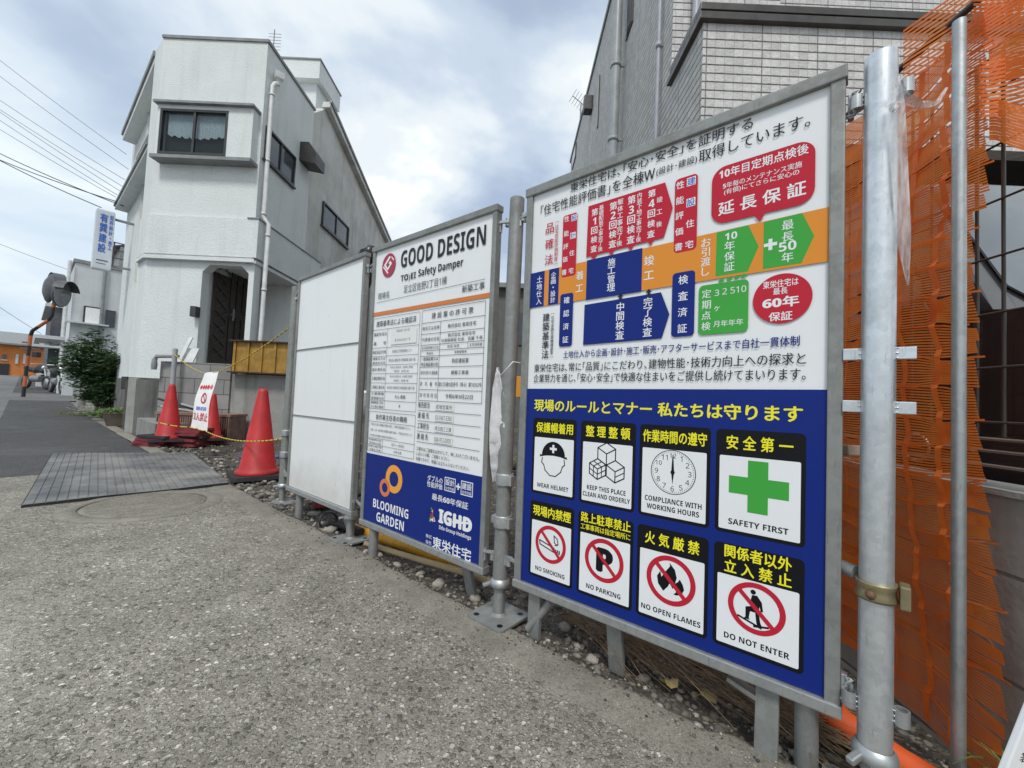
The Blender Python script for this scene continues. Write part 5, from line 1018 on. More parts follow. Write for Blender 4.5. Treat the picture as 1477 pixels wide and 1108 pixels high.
for k in range(70): y = .45+.049*k; b.tube([(xf, y, ZW+.115), (xf, y, 1.50)], .0034, M['wire'], 8)
b.build('upright_wires', mf); b = MB()
for z in (.70, .815, .93, 1.05, 1.17, 1.29, 1.41, 1.49): b.tube([(xf-.006, .42, z), (xf-.006, 3.9, z)], .0026, M['wire'], 8)
b.build('cross_wires', mf); b = MB()
for z in (.665, .64, .61): b.tube([(xf-.012, .42, z), (xf-.012, 3.9, z)], .0034, M['chrome'], 8)
for k in range(12): b.lathe([(.032+.0034*math.cos(R(t_*45)), .0034*math.sin(R(t_*45))) for t_ in range(9)], M['chrome'], (xf-.016, .7+.3*k+.01, .63), 22, axis=(1, 0, 0))
b.build('lower_scroll', mf)
for k in range(4):
    b = MB(); b.box((xf+.03, .43+k*1.15, ZW+.012), .03, .03, .95, M['wire'], .003); b.build('fence_post', mf)
# scaffold tube in front of the net
pq = onpl(1383, 606, Vector((.885, 0, 0)), Vector((1, 0, 0))); TP = Vector((.885, pq.y, 0)); b = MB(); zt = atY(1371, 30, pq.y).z; b.tube([(TP.x, TP.y, -.02), (TP.x, TP.y, zt)], .0108, M['galv'], 20); b.lathe([(.0108, zt), (.0095, zt+.0005), (.009, zt-.02)], M['galvb'], (TP.x, TP.y, 0), 20)
tag(b.build('steel_tube', loc=(TP.x, TP.y, 0)), 'slim galvanised tube standing in front of the orange net', 'tube')
def net_mat():
    t = NT('orange_polythene_net', 0.5); v = t.pos(); n_ = t.noise(v, 9, 5); c = t.mix(t.ramp(n_, [(0.3, 0), (0.7, 1)]), (0.80, 0.16, 0.016, 1), (0.95, 0.28, 0.045, 1)); t.col(c)
    tl = t.n('ShaderNodeBsdfTranslucent', {0: c}); mx = t.n('ShaderNodeMixShader'); mx.inputs[0].default_value = .42
    o_ = [q for q in t.t.nodes if q.type == 'OUTPUT_MATERIAL'][0]; t.t.links.new(t.b.outputs[0], mx.inputs[1]); t.t.links.new(tl.outputs[0], mx.inputs[2]); t.t.links.new(mx.outputs[0], o_.inputs[0]); return t.m
M['net'] = net_mat()
def net():
    r_ = thing('safety_net', 'orange plastic safety net hanging in folded bands beside the nearest post', 'net', (.93, 1.1, 0))
    b = MB(); sl = MB(); NB = 24; Y0, Y1, NS = .765, 2.3, 64; ZB, ZTn = .02, 1.53; bh_ = (ZTn-ZB)/NB
    def surf(f, zc, k):                                               # f along the run, zc height, k band number
        fr_ = ((zc-ZB)/bh_) % 1.0; ya = Y0+.05*min(1, max(0, (zc-.15)/.45))-(.022 if zc > 1.12 else 0)+.006*(fr_-.5); y = ya+(Y1-ya)*f; s_ = y-ya
        x = .925+.030*mnoise.noise((y*3.1, zc*1.6, 2))+.016*mnoise.noise((y*9, zc*5, 7))+.016*(.5-fr_)*math.exp(-s_/.07)+.018*math.exp(-((s_-.16)/.05)**2)*max(0, 1-zc)
        z = zc+.030*mnoise.noise((y*3.6, zc*2.1, 11))-.35*max(0, .5-zc)*(1-math.exp(-s_/.25))*-.5
        return Vector((x, y, z))
    nst = 12
    for k in range(NB):
        zc = ZB+(k+.5)*bh_
        for j in range(nst):
            pts = []
            for i in range(NS+1):
                f = i/NS; s_ = (Y1-Y0)*f; ph = (s_/.135+.5*(k % 2)+.3*mnoise.noise((k*.7, 3, 1)))
                lens = max(0.0, math.sin(ph*math.pi*1.0))**2*(.34 if mnoise.noise((k*1.3, s_*4, 9)) > -.05 else .05)*(1.0 if k < 16 else .45)
                up = (j-(nst-1)/2)/(nst-1); zz = zc+up*bh_*(1.03-lens); p = surf(f, zz, k); p.x += .010*lens*(1 if up > 0 else -1)+.004*math.sin(up*3); pts.append((p, zz))
            w_ = .0020; vs = []
            for p, zz in pts: vs += [p+Vector((-.0002, 0, w_)), p+Vector((.0002, 0, -w_))]
            b.add(vs, [(2*i, 2*i+1, 2*i+3, 2*i+2) for i in range(NS)], M['net'])
    for sv in (.075, .150, .215, .30, .38, .47, .58, .70, .86):   # vertical cords
        sl = MB(); wd = .013 if sv in (.075, .150, .38) else .0035; vs = []
        for q in range(NB*4+1):
            zz = ZB+q*bh_/4*.999; p = surf(min(1, max(0, (sv+.004*math.sin(q*.7))/(Y1-Y0))), zz, 0)+Vector((-.003, 0, 0)); vs += [p+Vector((0, -wd/2, 0)), p+Vector((0, wd/2, 0))]
        sl.add(vs, [(2*i, 2*i+1, 2*i+3, 2*i+2) for i in range(NB*4)], M['net']); sl.build('cord', r_)
    b.build('mesh_bands', r_)
    # loose flaps thrown over the mesh fence
    rnd = random.Random(3); fl = MB()
    for k, (ya, yb, z0, z1) in enumerate(((.80, .71, 1.45, 1.55), (.80, .70, 1.36, 1.44), (.80, .735, 1.25, 1.33), (.82, .755, 1.52, 1.64), (.80, .755, 1.33, 1.44), (.96, .77, 1.53, 1.66))):
        for j in range(14):
            z = z0+(z1-z0)*j/13; vs = []
            for i in range(13):
                f = i/12; p = Vector((.925+.05*f+.012*math.sin(f*5+k), ya+(yb-ya)*f, z+.02*math.sin(f*3+k)-.03*f*f)); vs += [p+Vector((0, 0, .0028)), p-Vector((0, 0, .0028))]
            fl.add(vs, [(2*i, 2*i+1, 2*i+3, 2*i+2) for i in range(12)], M['net'])
    fl.build('loose_flap', r_)
    t = MB(); t.tube([(.955, .70, 1.60), (.955, 2.4, 1.555)], .008, M['wire'], 10); t.build('top_bar', r_)
net()
# ------------------------------------------------------------------ dark car beyond the fence
def car():
    X0, X1 = 1.42, 2.92; L0 = -.55
    r_ = thing('parked_car', 'dark car parked behind the mesh fence facing the street', 'car', ((X0+X1)/2, 1.2, .0)); xm = (X0+X1)/2
    t = NT('dark_car_paint', .25); t.b.inputs['Coat Weight'].default_value = .6; t.col((0.016, 0.013, 0.014, 1)); M['paint'] = t.m; M['cglass'] = plain('windscreen_glass', (0.10, 0.125, 0.14, 1), .05, 0, .2, 3); M['tyre'] = plain('tyre_rubber', (.015, .015, .015, 1), .8)
    prof = [(.30, .25), (.22, .45), (.24, .70), (.34, .86), (.60, .93), (1.22, 1.04), (1.62, 1.66), (1.85, 1.74), (3.2, 1.74), (3.45, 1.2), (3.5, .3)]
    bm_ = bmesh.new(); rows = []
    for fx, ins in ((0, .09), (.05, .03), (.14, .0), (.5, 0), (.86, 0), (.95, .03), (1, .09)):
        row = []
        for y, z in prof:
            tum = max(0, z-.95)*.20*(1 if fx < .5 else -1) if abs(fx-.5) > .2 else 0
            row.append(bm_.verts.new((X0+(X1-X0)*fx+tum, y+(ins*1.2 if y < 1 else 0), z-(ins*.4 if z > 1.6 else 0))))
        rows.append(row)
    for a, c in zip(rows, rows[1:]):
        for i in range(len(prof)-1): bm_.faces.new((a[i], c[i], c[i+1], a[i+1]))
    for row in (rows[0], rows[-1]):
        bm_.faces.new(row)
    bmesh.ops.recalc_face_normals(bm_, faces=bm_.faces[:]); b = MB(); b.bm(bm_, M['paint']); b.build('body', r_)
    def P(fx, s_): # point on the windscreen plane
        return Vector((X0+(X1-X0)*fx+(.12*s_)*(1 if fx < .5 else -1), 1.22+.40*s_, 1.04+.62*s_))
    nrm = Vector((0, -.62, .40)).normalized(); b = MB(); pts = []
    for fx, s_ in ((.10, .07), (.5, .04), (.90, .07), (.93, .14), (.93, .88), (.90, .95), (.5, .97), (.10, .95), (.07, .88), (.07, .14)): pts.append(P(fx, s_)+nrm*.004)
    b.prism(pts, nrm*.006, M['cglass']); b.build('windscreen', r_)
    for sx in (X0, X1):
        o_ = -1 if sx == X0 else 1
        b = MB(); pts = [Vector((sx-o_*(.02+.2*max(0, z-1.0)), y, z)) for y, z in ((1.40, 1.08), (1.72, 1.58), (3.15, 1.58), (3.30, 1.10))]; b.prism([q+Vector((o_*.028, 0, 0)) for q in pts], (o_*.006, 0, 0), M['cglass']); b.build('side_window', r_)
        b = MB(); b.boxa((sx+o_*.02, 1.38, 1.06), (o_*.17, 0, 0), (0, .09, 0), (0, 0, .13), M['paint'], .02); b.build('mirror', r_)
        for y in (.82, 2.95):
            b = MB(); b.lathe([(.0, -.09), (.2, -.09), (.27, -.08), (.285, -.04), (.285, .04), (.27, .08), (.2, .09), (0, .09)], M['tyre'], (sx-o_*.08, y, .285), 24, axis=(1, 0, 0)); w_ = b.build('wheel', r_); b = MB(); b.lathe([(0, .02), (.18, .0)], M['galv'], (sx+o_*.015, y, .285), 18, axis=(o_, 0, 0)); b.build('rim', w_)
        b = MB(); b.boxa((sx-o_*.12, .285, .66), (-o_*.26, 0, 0), (0, .06, 0), (0, 0, .15), M['cglass'], .015); b.build('headlight', r_)
car()
# ------------------------------------------------------------------ the far end of the street
def on_t(x, y, t_): return onpl(x, y, st(t_, 0), SD)                    # point on the vertical plane across the street at t
def hanging_sign():
    P0 = on_t(131.5, 385.5, 11.35); P1 = on_t(160, 390, 11.35); P3 = on_t(141.6, 300, 11.35)
    A = -SN; wd = (P1-P0).dot(A); ht = P3.z-P0.z
    r_ = thing('hanging_sign', 'upright white light box sign with blue writing hung on the far house end', 'sign', (P0.x, P0.y, 0)); b = MB(); bm_ = bmesh.new(); bmesh.ops.create_cube(bm_, size=1)
    bmesh.ops.bevel(bm_, geom=bm_.edges[:], offset=.055, segments=3, affect='EDGES', profile=.5)
    # bevelled unit cube stretched into the box
    for v_ in bm_.verts: v_.co = P0+A*(v_.co.x+.5)*wd+Vector((0, 0, (v_.co.z+.5)*ht))+SD*(v_.co.y-.5)*.16
    bmesh.ops.recalc_face_normals(bm_, faces=bm_.faces[:]); b.bm(bm_, plain('acrylic_sign_face', (.60, .65, .70, 1), .35, 0, .06, 4)); b.build('box', r_)
    f = Face(P0+SD*.004, A, (0, 0, 1)); f.STEP = .002
    def V_(t, u0, v0, u1, v1, c, bd=.02):
        n = len(t)
        for i, ch in enumerate(t): y1 = v1-(v1-v0)*i/n; y0 = y1-(v1-v0)/n*.86; f.text(ch, u0*wd, y0*ht, u1*wd, y1*ht, c, bd, 1)
    V_('有巽建設', .24, .26, .62, .93, 'blue', .03); V_('型枠設計', .72, .58, .92, .93, 'blue'); V_('施工', .74, .34, .92, .50, 'blue'); f.rect(.80*wd, .535*ht, .86*wd, .553*ht, 'blue', 1); f.rect(.2*wd, .14*ht, .8*wd, .155*ht, 'grey', 1); f.rect(.2*wd, .09*ht, .7*wd, .10*ht, 'grey', 1)
    f.flush('lettering', r_); b = MB(); b.bar(P0+A*wd+Vector((0, 0, ht*.9))-SD*.08, P0+A*(wd+.35)+Vector((0, 0, ht*.9))-SD*.08, .04, .04, M['trim']); b.bar(P0+A*wd+Vector((0, 0, ht*.1))-SD*.08, P0+A*(wd+.35)+Vector((0, 0, ht*.1))-SD*.08, .04, .04, M['trim']); b.build('bracket', r_)
hanging_sign()
def far_white():
    T0 = 21.8; z0 = tz(st(T0, 0)); c = st(T0, -.95, z0); zt = on_t(104, 377, T0).z
    r_ = thing('far_house', 'far white house with a railed roof terrace behind the bush', 'house', c); b = MB()
    b.boxa(c-Vector((0, 0, .3)), SN*-7, SD*-7, (0, 0, zt-z0+.3), M['stucf']); b.build('wall', r_)
    b = MB(); b.boxa(Vector((c.x, c.y, zt))+SD*.05+SN*.05, SN*-7.1, SD*-7.1, (0, 0, .12), M['trim']); b.build('parapet_cap', r_)
    b = MB(); rr = st(T0+1.2, -2.2, zt+.12); b.boxa(rr, SN*-3.2, SD*-3, (0, 0, 1.1), M['trim']); b.prism([rr+Vector((0, 0, 1.1))+SN*.2, rr+SN*-3.4+Vector((0, 0, 1.1)), rr+SN*-1.6+Vector((0, 0, 1.8))], SD*-3, M['alu']); b.build('terrace_room', r_)
    b = MB(); q = st(T0+.1, -1.6, zt+.12)
    for k in range(10): b.bar(q-SN*.32*k, q-SN*.32*k+Vector((0, 0, .95)), .035, .035, M['bronze'])
    for z in (.35, .65, .95): b.bar(q+Vector((0, 0, z)), q-SN*2.9+Vector((0, 0, z)), .035, .035, M['bronze'])
    b.build('railing', r_)
    for (a, d) in (((121, 441), (145, 470)),):
        p, q = on_t(*a, T0), on_t(*d, T0); u = (q-p).dot(-SN); b = MB(); b.boxa(Vector((p.x, p.y, q.z))+SD*.001, -SN*u, SD*.06, (0, 0, p.z-q.z), M['alu']); w_ = b.build('window', r_); b = MB(); b.boxa(Vector((p.x, p.y, q.z+.05))+SD*.062-SN*.05, -SN*(u-.1), SD*.01, (0, 0, p.z-q.z-.1), M['cloth']); b.build('pane', w_); b = MB(); b.boxa(Vector((p.x, p.y, q.z-.02))+SN*.4, -SN*(u+.6), SD*.3, (0, 0, .05), M['stucf']); b.build('sill', w_)
    p, q = on_t(153, 447, T0), on_t(165, 473, T0); b = MB(); b.boxa(Vector((p.x, p.y, q.z))+SD*.001, -SN*((q-p).dot(-SN)), SD*.04, (0, 0, p.z-q.z), M['glassd']); b.build('window', r_)
    for px in (149, 97):
        p = on_t(px, 420, T0); b = MB(); b.tube([Vector((p.x, p.y, z0))+SD*.08, Vector((p.x, p.y, zt))+SD*.08], .05, M['pipew' if px < 100 else 'trim'], 10); b.build('downpipe', r_)
    b = MB(); q = st(T0-.2, -.86, z0+1.9); b.boxa(q, SN*.7, SD*-3, (0, 0, .12), M['stucf']); b.build('canopy', r_)
    a, d = on_t(89, 567, T0-1.2), on_t(105, 567, T0-1.2); zt2 = on_t(98, 529, T0-1.2).z; b = MB(); b.boxa(Vector((a.x, a.y, z0-.1)), -SN*((d-a).dot(-SN)), SD*-.3, (0, 0, zt2-z0+.1), M['stucf']); b.boxa(Vector((a.x, a.y, zt2))+SD*.02+SN*.03, -SN*((d-a).dot(-SN)+.06), SD*-.34, (0, 0, .06), M['trim']); tag(b.build('gate_pillar', loc=a), 'white square gate pillar left of the bush', 'pillar')
far_white()
def far_grey():
    T0 = 28; z0 = tz(st(T0, 0)); zt = on_t(78, 443, T0).z; c = st(T0, -.62, z0); r_ = thing('far_house', 'dark grey narrow house beyond the far white house', 'house', c); g_ = plain('slate_cladding', (.085, .09, .095, 1), .7, 0, .2, 3)
    b = MB(); b.boxa(c-Vector((0, 0, .3)), SN*-5, SD*-7, (0, 0, zt-z0+.3), g_); b.build('wall', r_); b = MB(); b.boxa(Vector((c.x, c.y, zt))+SN*.2+SD*.1, SN*-5.4, SD*-7.2, (0, 0, .15), M['stucf']); b.build('roof', r_)
    p = on_t(74, 478, T0); b = MB(); b.boxa(p+SD*.002-Vector((0, 0, .35)), -SN*.55, SD*.05, (0, 0, .7), M['glassd']); b.build('window', r_); b = MB(); b.boxa(c+Vector((0, 0, 1.75))+SN*.5+SD*.01, SN*-2, SD*1.0, (0, 0, .1), M['stucf']); b.build('porch_roof', r_)
    p = on_t(53, 535, T0-.5); b = MB(); b.boxa(Vector((p.x, p.y, z0)), -SN*.4, SD*-.3, (0, 0, .8), M['pipew'], .02); b.lathe([(0, .0), (.14, .0), (.15, .01)], M['black'], Vector((p.x, p.y, z0+.4))-SN*.2+SD*.003, 16, axis=SD); tag(b.build('air_conditioner', loc=(p.x, p.y, z0)), 'white outdoor air conditioner unit beside the motorcycles', 'air conditioner')
far_grey()
def orange_house():
    T0 = 60; z0 = .86; zt = on_t(30, 499, T0).z; c = st(T0, -1.35, z0); r_ = thing('far_house', 'orange two storey house with a grey roof closing the street', 'house', c); M['orw'] = plain('orange_render', (.58, .20, .055, 1), .8, 0, .12, 2)
    b = MB(); b.boxa(c-Vector((0, 0, .5)), SN*10, SD*-8, (0, 0, zt-z0+.5), M['orw']); b.build('wall', r_); zr = on_t(30, 484, T0).z; b = MB(); R0 = Vector((c.x, c.y, zt))
    b.prism([R0+SN*-.5+SD*.6, R0+SN*-.5+SD*.6+Vector((0, 0, .15)), R0+SN*-.5-SD*4+Vector((0, 0, zr-zt+.5)), R0+SN*-.5-SD*8.6+Vector((0, 0, .15)), R0+SN*-.5-SD*8.6], SN*11, M['trim']); b.build('roof', r_)
    for (a, d, m) in (((32, 492.5), (41, 502), 'glassd'), ((49, 494), (56, 503), 'glassd'), ((23, 511), (26, 525), 'stucf'), ((34, 511), (37.5, 525), 'stucf'), ((4, 511), (9, 519), 'glassd'), ((-4, 524), (12, 545), 'room'), ((0, 493), (22, 498), 'alu')):
        p, q = on_t(*a, T0), on_t(*d, T0); b = MB(); b.boxa(Vector((p.x, p.y, q.z))+SD*.002, -SN*((q-p).dot(-SN)), SD*.08, (0, 0, p.z-q.z), M[m]); w_ = b.build('window' if m != 'room' else 'porch', r_)
        if m == 'glassd': b = MB(); b.boxa(Vector((p.x, p.y, q.z-.08))+SD*.002+SN*.08, -SN*((q-p).dot(-SN)+.16), SD*.12, (0, 0, .08), M['stucf']); b.build('sill', w_)
    b = MB(); q = st(T0-9, -1.8, .8); b.boxa(q, SN*-8, SD*-5, (0, 0, 3.2), M['stucf']); b.boxa(q+Vector((0, 0, 3.2))+SN*.2+SD*.2, SN*-8.4, SD*-5.4, (0, 0, .2), M['trim']); tag(b.build('far_building', loc=q), 'small pale building beside the orange house', 'building')
orange_house()
def motorcycle(label):
    r_ = thing('motorcycle', label, 'motorcycle', (0, 0, 0), 'motorcycles parked by the far houses')
    for y in (-.62, .62):
        b = MB(); b.lathe([(.22+.06*math.cos(R(45*k)), .05*math.sin(R(45*k))) for k in range(9)], M['black'], (0, y, .28), 20, axis=(1, 0, 0)); w_ = b.build('wheel', r_); b = MB(); b.lathe([(0, .02), (.2, .02), (.2, -.02), (0, -.02)], M['galv'], (0, y, .28), 14, axis=(1, 0, 0)); b.build('rim', w_)
    b = MB(); b.tube([(0, -.62, .28), (0, -.5, .62), (0, -.35, .95)], .04, M['galv'], 8); b.build('fork', r_); b = MB(); b.tube([(0, -.42, .70), (0, -.15, .82), (0, .15, .72)], [.09, .15, .10], M['black'], 10); b.tube([(0, -.3, .42), (0, .25, .42)], [.13, .13], M['trim'], 8); b.build('body', r_)
    b = MB(); b.tube([(0, .05, .76), (0, .4, .78), (0, .75, .84)], [.07, .11, .07], M['black'], 10); b.build('saddle', r_); b = MB(); b.tube([(-.33, -.22, .98), (-.1, -.36, 1.0), (.1, -.36, 1.0), (.33, -.22, .98)], .02, M['galv'], 8); b.build('handlebar', r_); b = MB(); b.lathe([(0, 0), (.08, .01), (.09, .06), (.05, .12)], M['galvb'], (0, -.44, .86), 14, axis=(0, 1, 0)); b.build('headlight', r_)
    return r_
m1 = motorcycle('motorcycle standing left by the air conditioner of the grey house'); m2 = copy_tree(m1); m2['label'] = 'motorcycle standing close to the white gate pillar'
for o, px, t_, rz in ((m1, (52, 560), 25.2, 75), (m2, (81, 564), 22.0, 60)):
    q = on_t(*px, t_); o.location = (q.x, q.y, tz(q)); o.rotation_euler = (0, 0, R(rz))
# convex traffic mirror
def mirror():
    q = atY(33, 577, 12.2); z0 = tz(q); B0 = Vector((q.x, q.y, z0)); a = [B0]+[atY(x, y, 12.2) for x, y in ((44, 484), (47, 477), (70, 462), (75, 455), (79, 432))]
    M['porange'] = plain('faded_orange_paint', (.46, .13, .045, 1), .6, 0, .2, 6)
    r_ = thing('traffic_mirror', 'orange and black banded pole carrying two round traffic mirrors', 'mirror', B0); b = MB(); n = 0
    L = []
    for p, s_ in zip(a, a[1:]):
        m = max(1, int((s_-p).length/.10)); L += [p.lerp(s_, i/m) for i in range(m)]
    L.append(a[-1]); k = 0; per = 3
    for i in range(0, len(L)-1, per): b.tube(L[i:min(len(L), i+per+1)], .045, M['porange' if k % 2 else 'black'], 10); k += 1
    b.build('pole', r_); M['mback'] = plain('grey_mirror_back', (.075, .078, .085, 1), .5, 0, .2, 5); M['mface'] = plain('mirror_face', (.10, .105, .11, 1), .08, 0.0, .03, 2)  # dark face colour paints in the dark surroundings the mirror would reflect
    for px, ax, rad in (((71, 415), Vector((.50, .85, -.05)), .46), ((87, 424), Vector((.93, .35, -.08)), .40)):
        c = atY(*px, 12.2); ax = -ax.normalized(); hd = thing('mirror_head', None, None, (0, 0, 0)); bpy.data.objects.remove(hd)
        b = MB(); b.lathe([(0, .12), (rad*.5, .10), (rad*.9, .02), (rad, -.03), (rad*.97, -.06)], M['mback'], c, 28, axis=ax); h = b.build('mirror_head', r_)
        b = MB(); b.lathe([(0, -.0), (rad*.6, -.025), (rad*.95, -.055)], M['mface'], c, 28, axis=ax); b.build('mirror_face', h)
        b = MB(); vs = []; qd = Vector((0, 0, 1)).rotation_difference(ax)
        for k in range(15):
            an = R(20+10*k); upv = Vector((0, 0, 1)); sdv = ax.cross(upv).normalized(); rr = sdv*math.cos(an)+ax.cross(sdv).normalized()*-math.sin(an); rr = rr if True else rr
            rr = sdv*math.cos(an)+Vector((0, 0, 1))*math.sin(an); vs += [c+rr*rad*1.02, c+rr*rad*1.05-ax*.26]
        b.add(vs, [(2*k, 2*k+1, 2*k+3, 2*k+2) for k in range(14)], M['mback'], True); b.build('hood', h)
    b = MB(); p = atY(45, 515, 12.1); b.boxa(p, (.16, 0, 0), (0, .12, 0), (0, 0, .16), M['black'], .02); b.build('plate', r_)
mirror()
# wires
def wire(px0, px1, Y0, Y1, sag, rad, m):
    a, c = atY(px0[0]-170, px0[1]+(px0[1]-px1[1])*170/(px1[0]-px0[0])*1.05, Y0), atY(*px1, Y1); b = MB(); b.tube([a.lerp(c, i/16)-Vector((0, 0, sag*4*(i/16)*(1-i/16))) for i in range(17)], rad, M[m], 6)
    return tag(b.build('overhead_wire', loc=a), 'thin overhead wire running from the left edge to the white house', 'wire', 'overhead wires')
zw = lambda x, y: (x*.2977, y*.2977)
for p, q in (((0, 283), (612, 748)), ((0, 360), (622, 820)), ((0, 475), (605, 872)), ((0, 520), (592, 902)), ((0, 533), (580, 925)), ((0, 572), (568, 945)), ((0, 615), (560, 955))): wire(zw(*p), zw(*q), 10.5, 8.55, .10, .0065, 'trim')
for p, q, l in (((0, 718), (600, 1000), 'upper'), ((0, 748), (590, 985), 'middle'), ((0, 752), (490, 1006), 'lowest')):
    o = wire(zw(*p), zw(*q), 10.2, 8.6, .16, .010, 'black'); o['label'] = '%s black sagging cable reaching the top of the hanging sign' % l; o['group'] = 'black cables'
for p, q, l in (((0, 350), (115, 395), 'upper faint line crossing the sky above the traffic mirror'), ((0, 442), (60, 482), 'lower faint line crossing the sky above the orange house')):
    o = wire(p, q, 30, 34, .2, .02, 'trim'); o['label'] = l
# ------------------------------------------------------------------ plants
def leaf_mat(name, a, b_, c_):
    t = NT(name, .55); i = t.n('ShaderNodeNewGeometry').outputs['Random Per Island']; c = t.ramp(i, [(0, a), (.5, b_), (1, c_)]); t.col(c)
    tl = t.n('ShaderNodeBsdfTranslucent', {0: c}); mx = t.n('ShaderNodeMixShader'); mx.inputs[0].default_value = .3; o_ = [q for q in t.t.nodes if q.type == 'OUTPUT_MATERIAL'][0]; t.t.links.new(t.b.outputs[0], mx.inputs[1]); t.t.links.new(tl.outputs[0], mx.inputs[2]); t.t.links.new(mx.outputs[0], o_.inputs[0]); return t.m
M['leafd'] = leaf_mat('dark_shrub_leaves', (.018, .045, .016, 1), (.035, .085, .028, 1), (.09, .15, .055, 1)); M['leafl'] = leaf_mat('strap_leaves', (.06, .14, .03, 1), (.12, .24, .05, 1), (.26, .36, .10, 1)); M['bark'] = plain('shrub_bark', (.07, .055, .04, 1), .9, 0, .3, 20); M['petal'] = plain('white_petals', (.7, .7, .68, 1), .7, 0, .05, 9); M['grass'] = leaf_mat('yellow_green_blades', (.10, .16, .03, 1), (.2, .26, .06, 1), (.36, .34, .12, 1))
def leaf(b, p, d, l, w_, m, nrm=None):
    d = d.normalized(); s_ = d.cross(nrm or Vector((0, 0, 1)));  s_ = s_.normalized() if s_.length > 1e-3 else Vector((1, 0, 0)); up = s_.cross(d)
    b.add([p, p+d*l*.45+s_*w_+up*l*.05, p+d*l-up*l*.08, p+d*l*.45-s_*w_+up*l*.05], [(0, 1, 2, 3)], m)
def shrub():
    rnd = random.Random(21); Y = 9.0; base = gnd(158, 590); base = atY(152, 588, Y); base.z = 0; r_ = thing('shrub', 'dense dark green shrub at the far foot of the white house', 'shrub', base)
    st_ = MB(); lv = MB(); tips = []
    for k in range(44):
        tx, ty = rnd.choice(((118, 492), (130, 480), (150, 500), (165, 505), (172, 520), (112, 512), (125, 530), (140, 525), (160, 535), (172, 550), (135, 555), (150, 565), (170, 570), (128, 570), (178, 500), (145, 485), (142, 572), (160, 578), (170, 560), (176, 575), (132, 560), (150, 548), (165, 548), (155, 520), (104, 486), (108, 506), (101, 520), (107, 542)))
        tip = atY(tx+rnd.uniform(-7, 7), ty+rnd.uniform(-7, 7), Y+rnd.uniform(-.55, .45)); a = base+Vector((rnd.uniform(-.15, .15), rnd.uniform(-.15, .15), 0)); mid = a.lerp(tip, .55)+Vector((0, 0, .15)); st_.tube([a, mid, tip], [.018, .011, .004], M['bark'], 5); tips += [(mid, tip)]
    for mid, tip in tips:
        for q in range(24):
            p = mid.lerp(tip, rnd.uniform(-.25, 1.08))+Vector((rnd.gauss(0, .10), rnd.gauss(0, .10), rnd.gauss(0, .05))); ang = rnd.uniform(0, 6.28)
            for j in range(11):
                an = ang+rnd.uniform(-.9, .9); d = Vector((math.cos(an), math.sin(an), rnd.uniform(-.35, .15))); leaf(lv, p+Vector((rnd.gauss(0, .05), rnd.gauss(0, .05), rnd.gauss(0, .025))), d, rnd.uniform(.08, .14), rnd.uniform(.014, .026), M['leafd'], Vector((rnd.gauss(0, .3), rnd.gauss(0, .3), 1)))
    st_.build('stems', r_); lv.build('foliage', r_)
shrub()
def strap(b, p, n, l, m, rnd, w_=.012, lean=.9):
    for k in range(n):
        a = rnd.uniform(0, 6.28); d = Vector((math.cos(a), math.sin(a), 0)); L_ = l*rnd.uniform(.6, 1.15); q = p+d*rnd.uniform(0, .05); vs = []; side = Vector((-d.y, d.x, 0))
        for i in range(6):
            f = i/5; c = q+d*L_*lean*f*f**.3*.9+Vector((0, 0, L_*(f*.9-.75*f*f))); ww = w_*(1-f*.9)*(.5+f if f < .5 else 1); vs += [c+side*ww, c-side*ww]
        b.add(vs, [(2*i, 2*i+1, 2*i+3, 2*i+2) for i in range(5)], m, True)
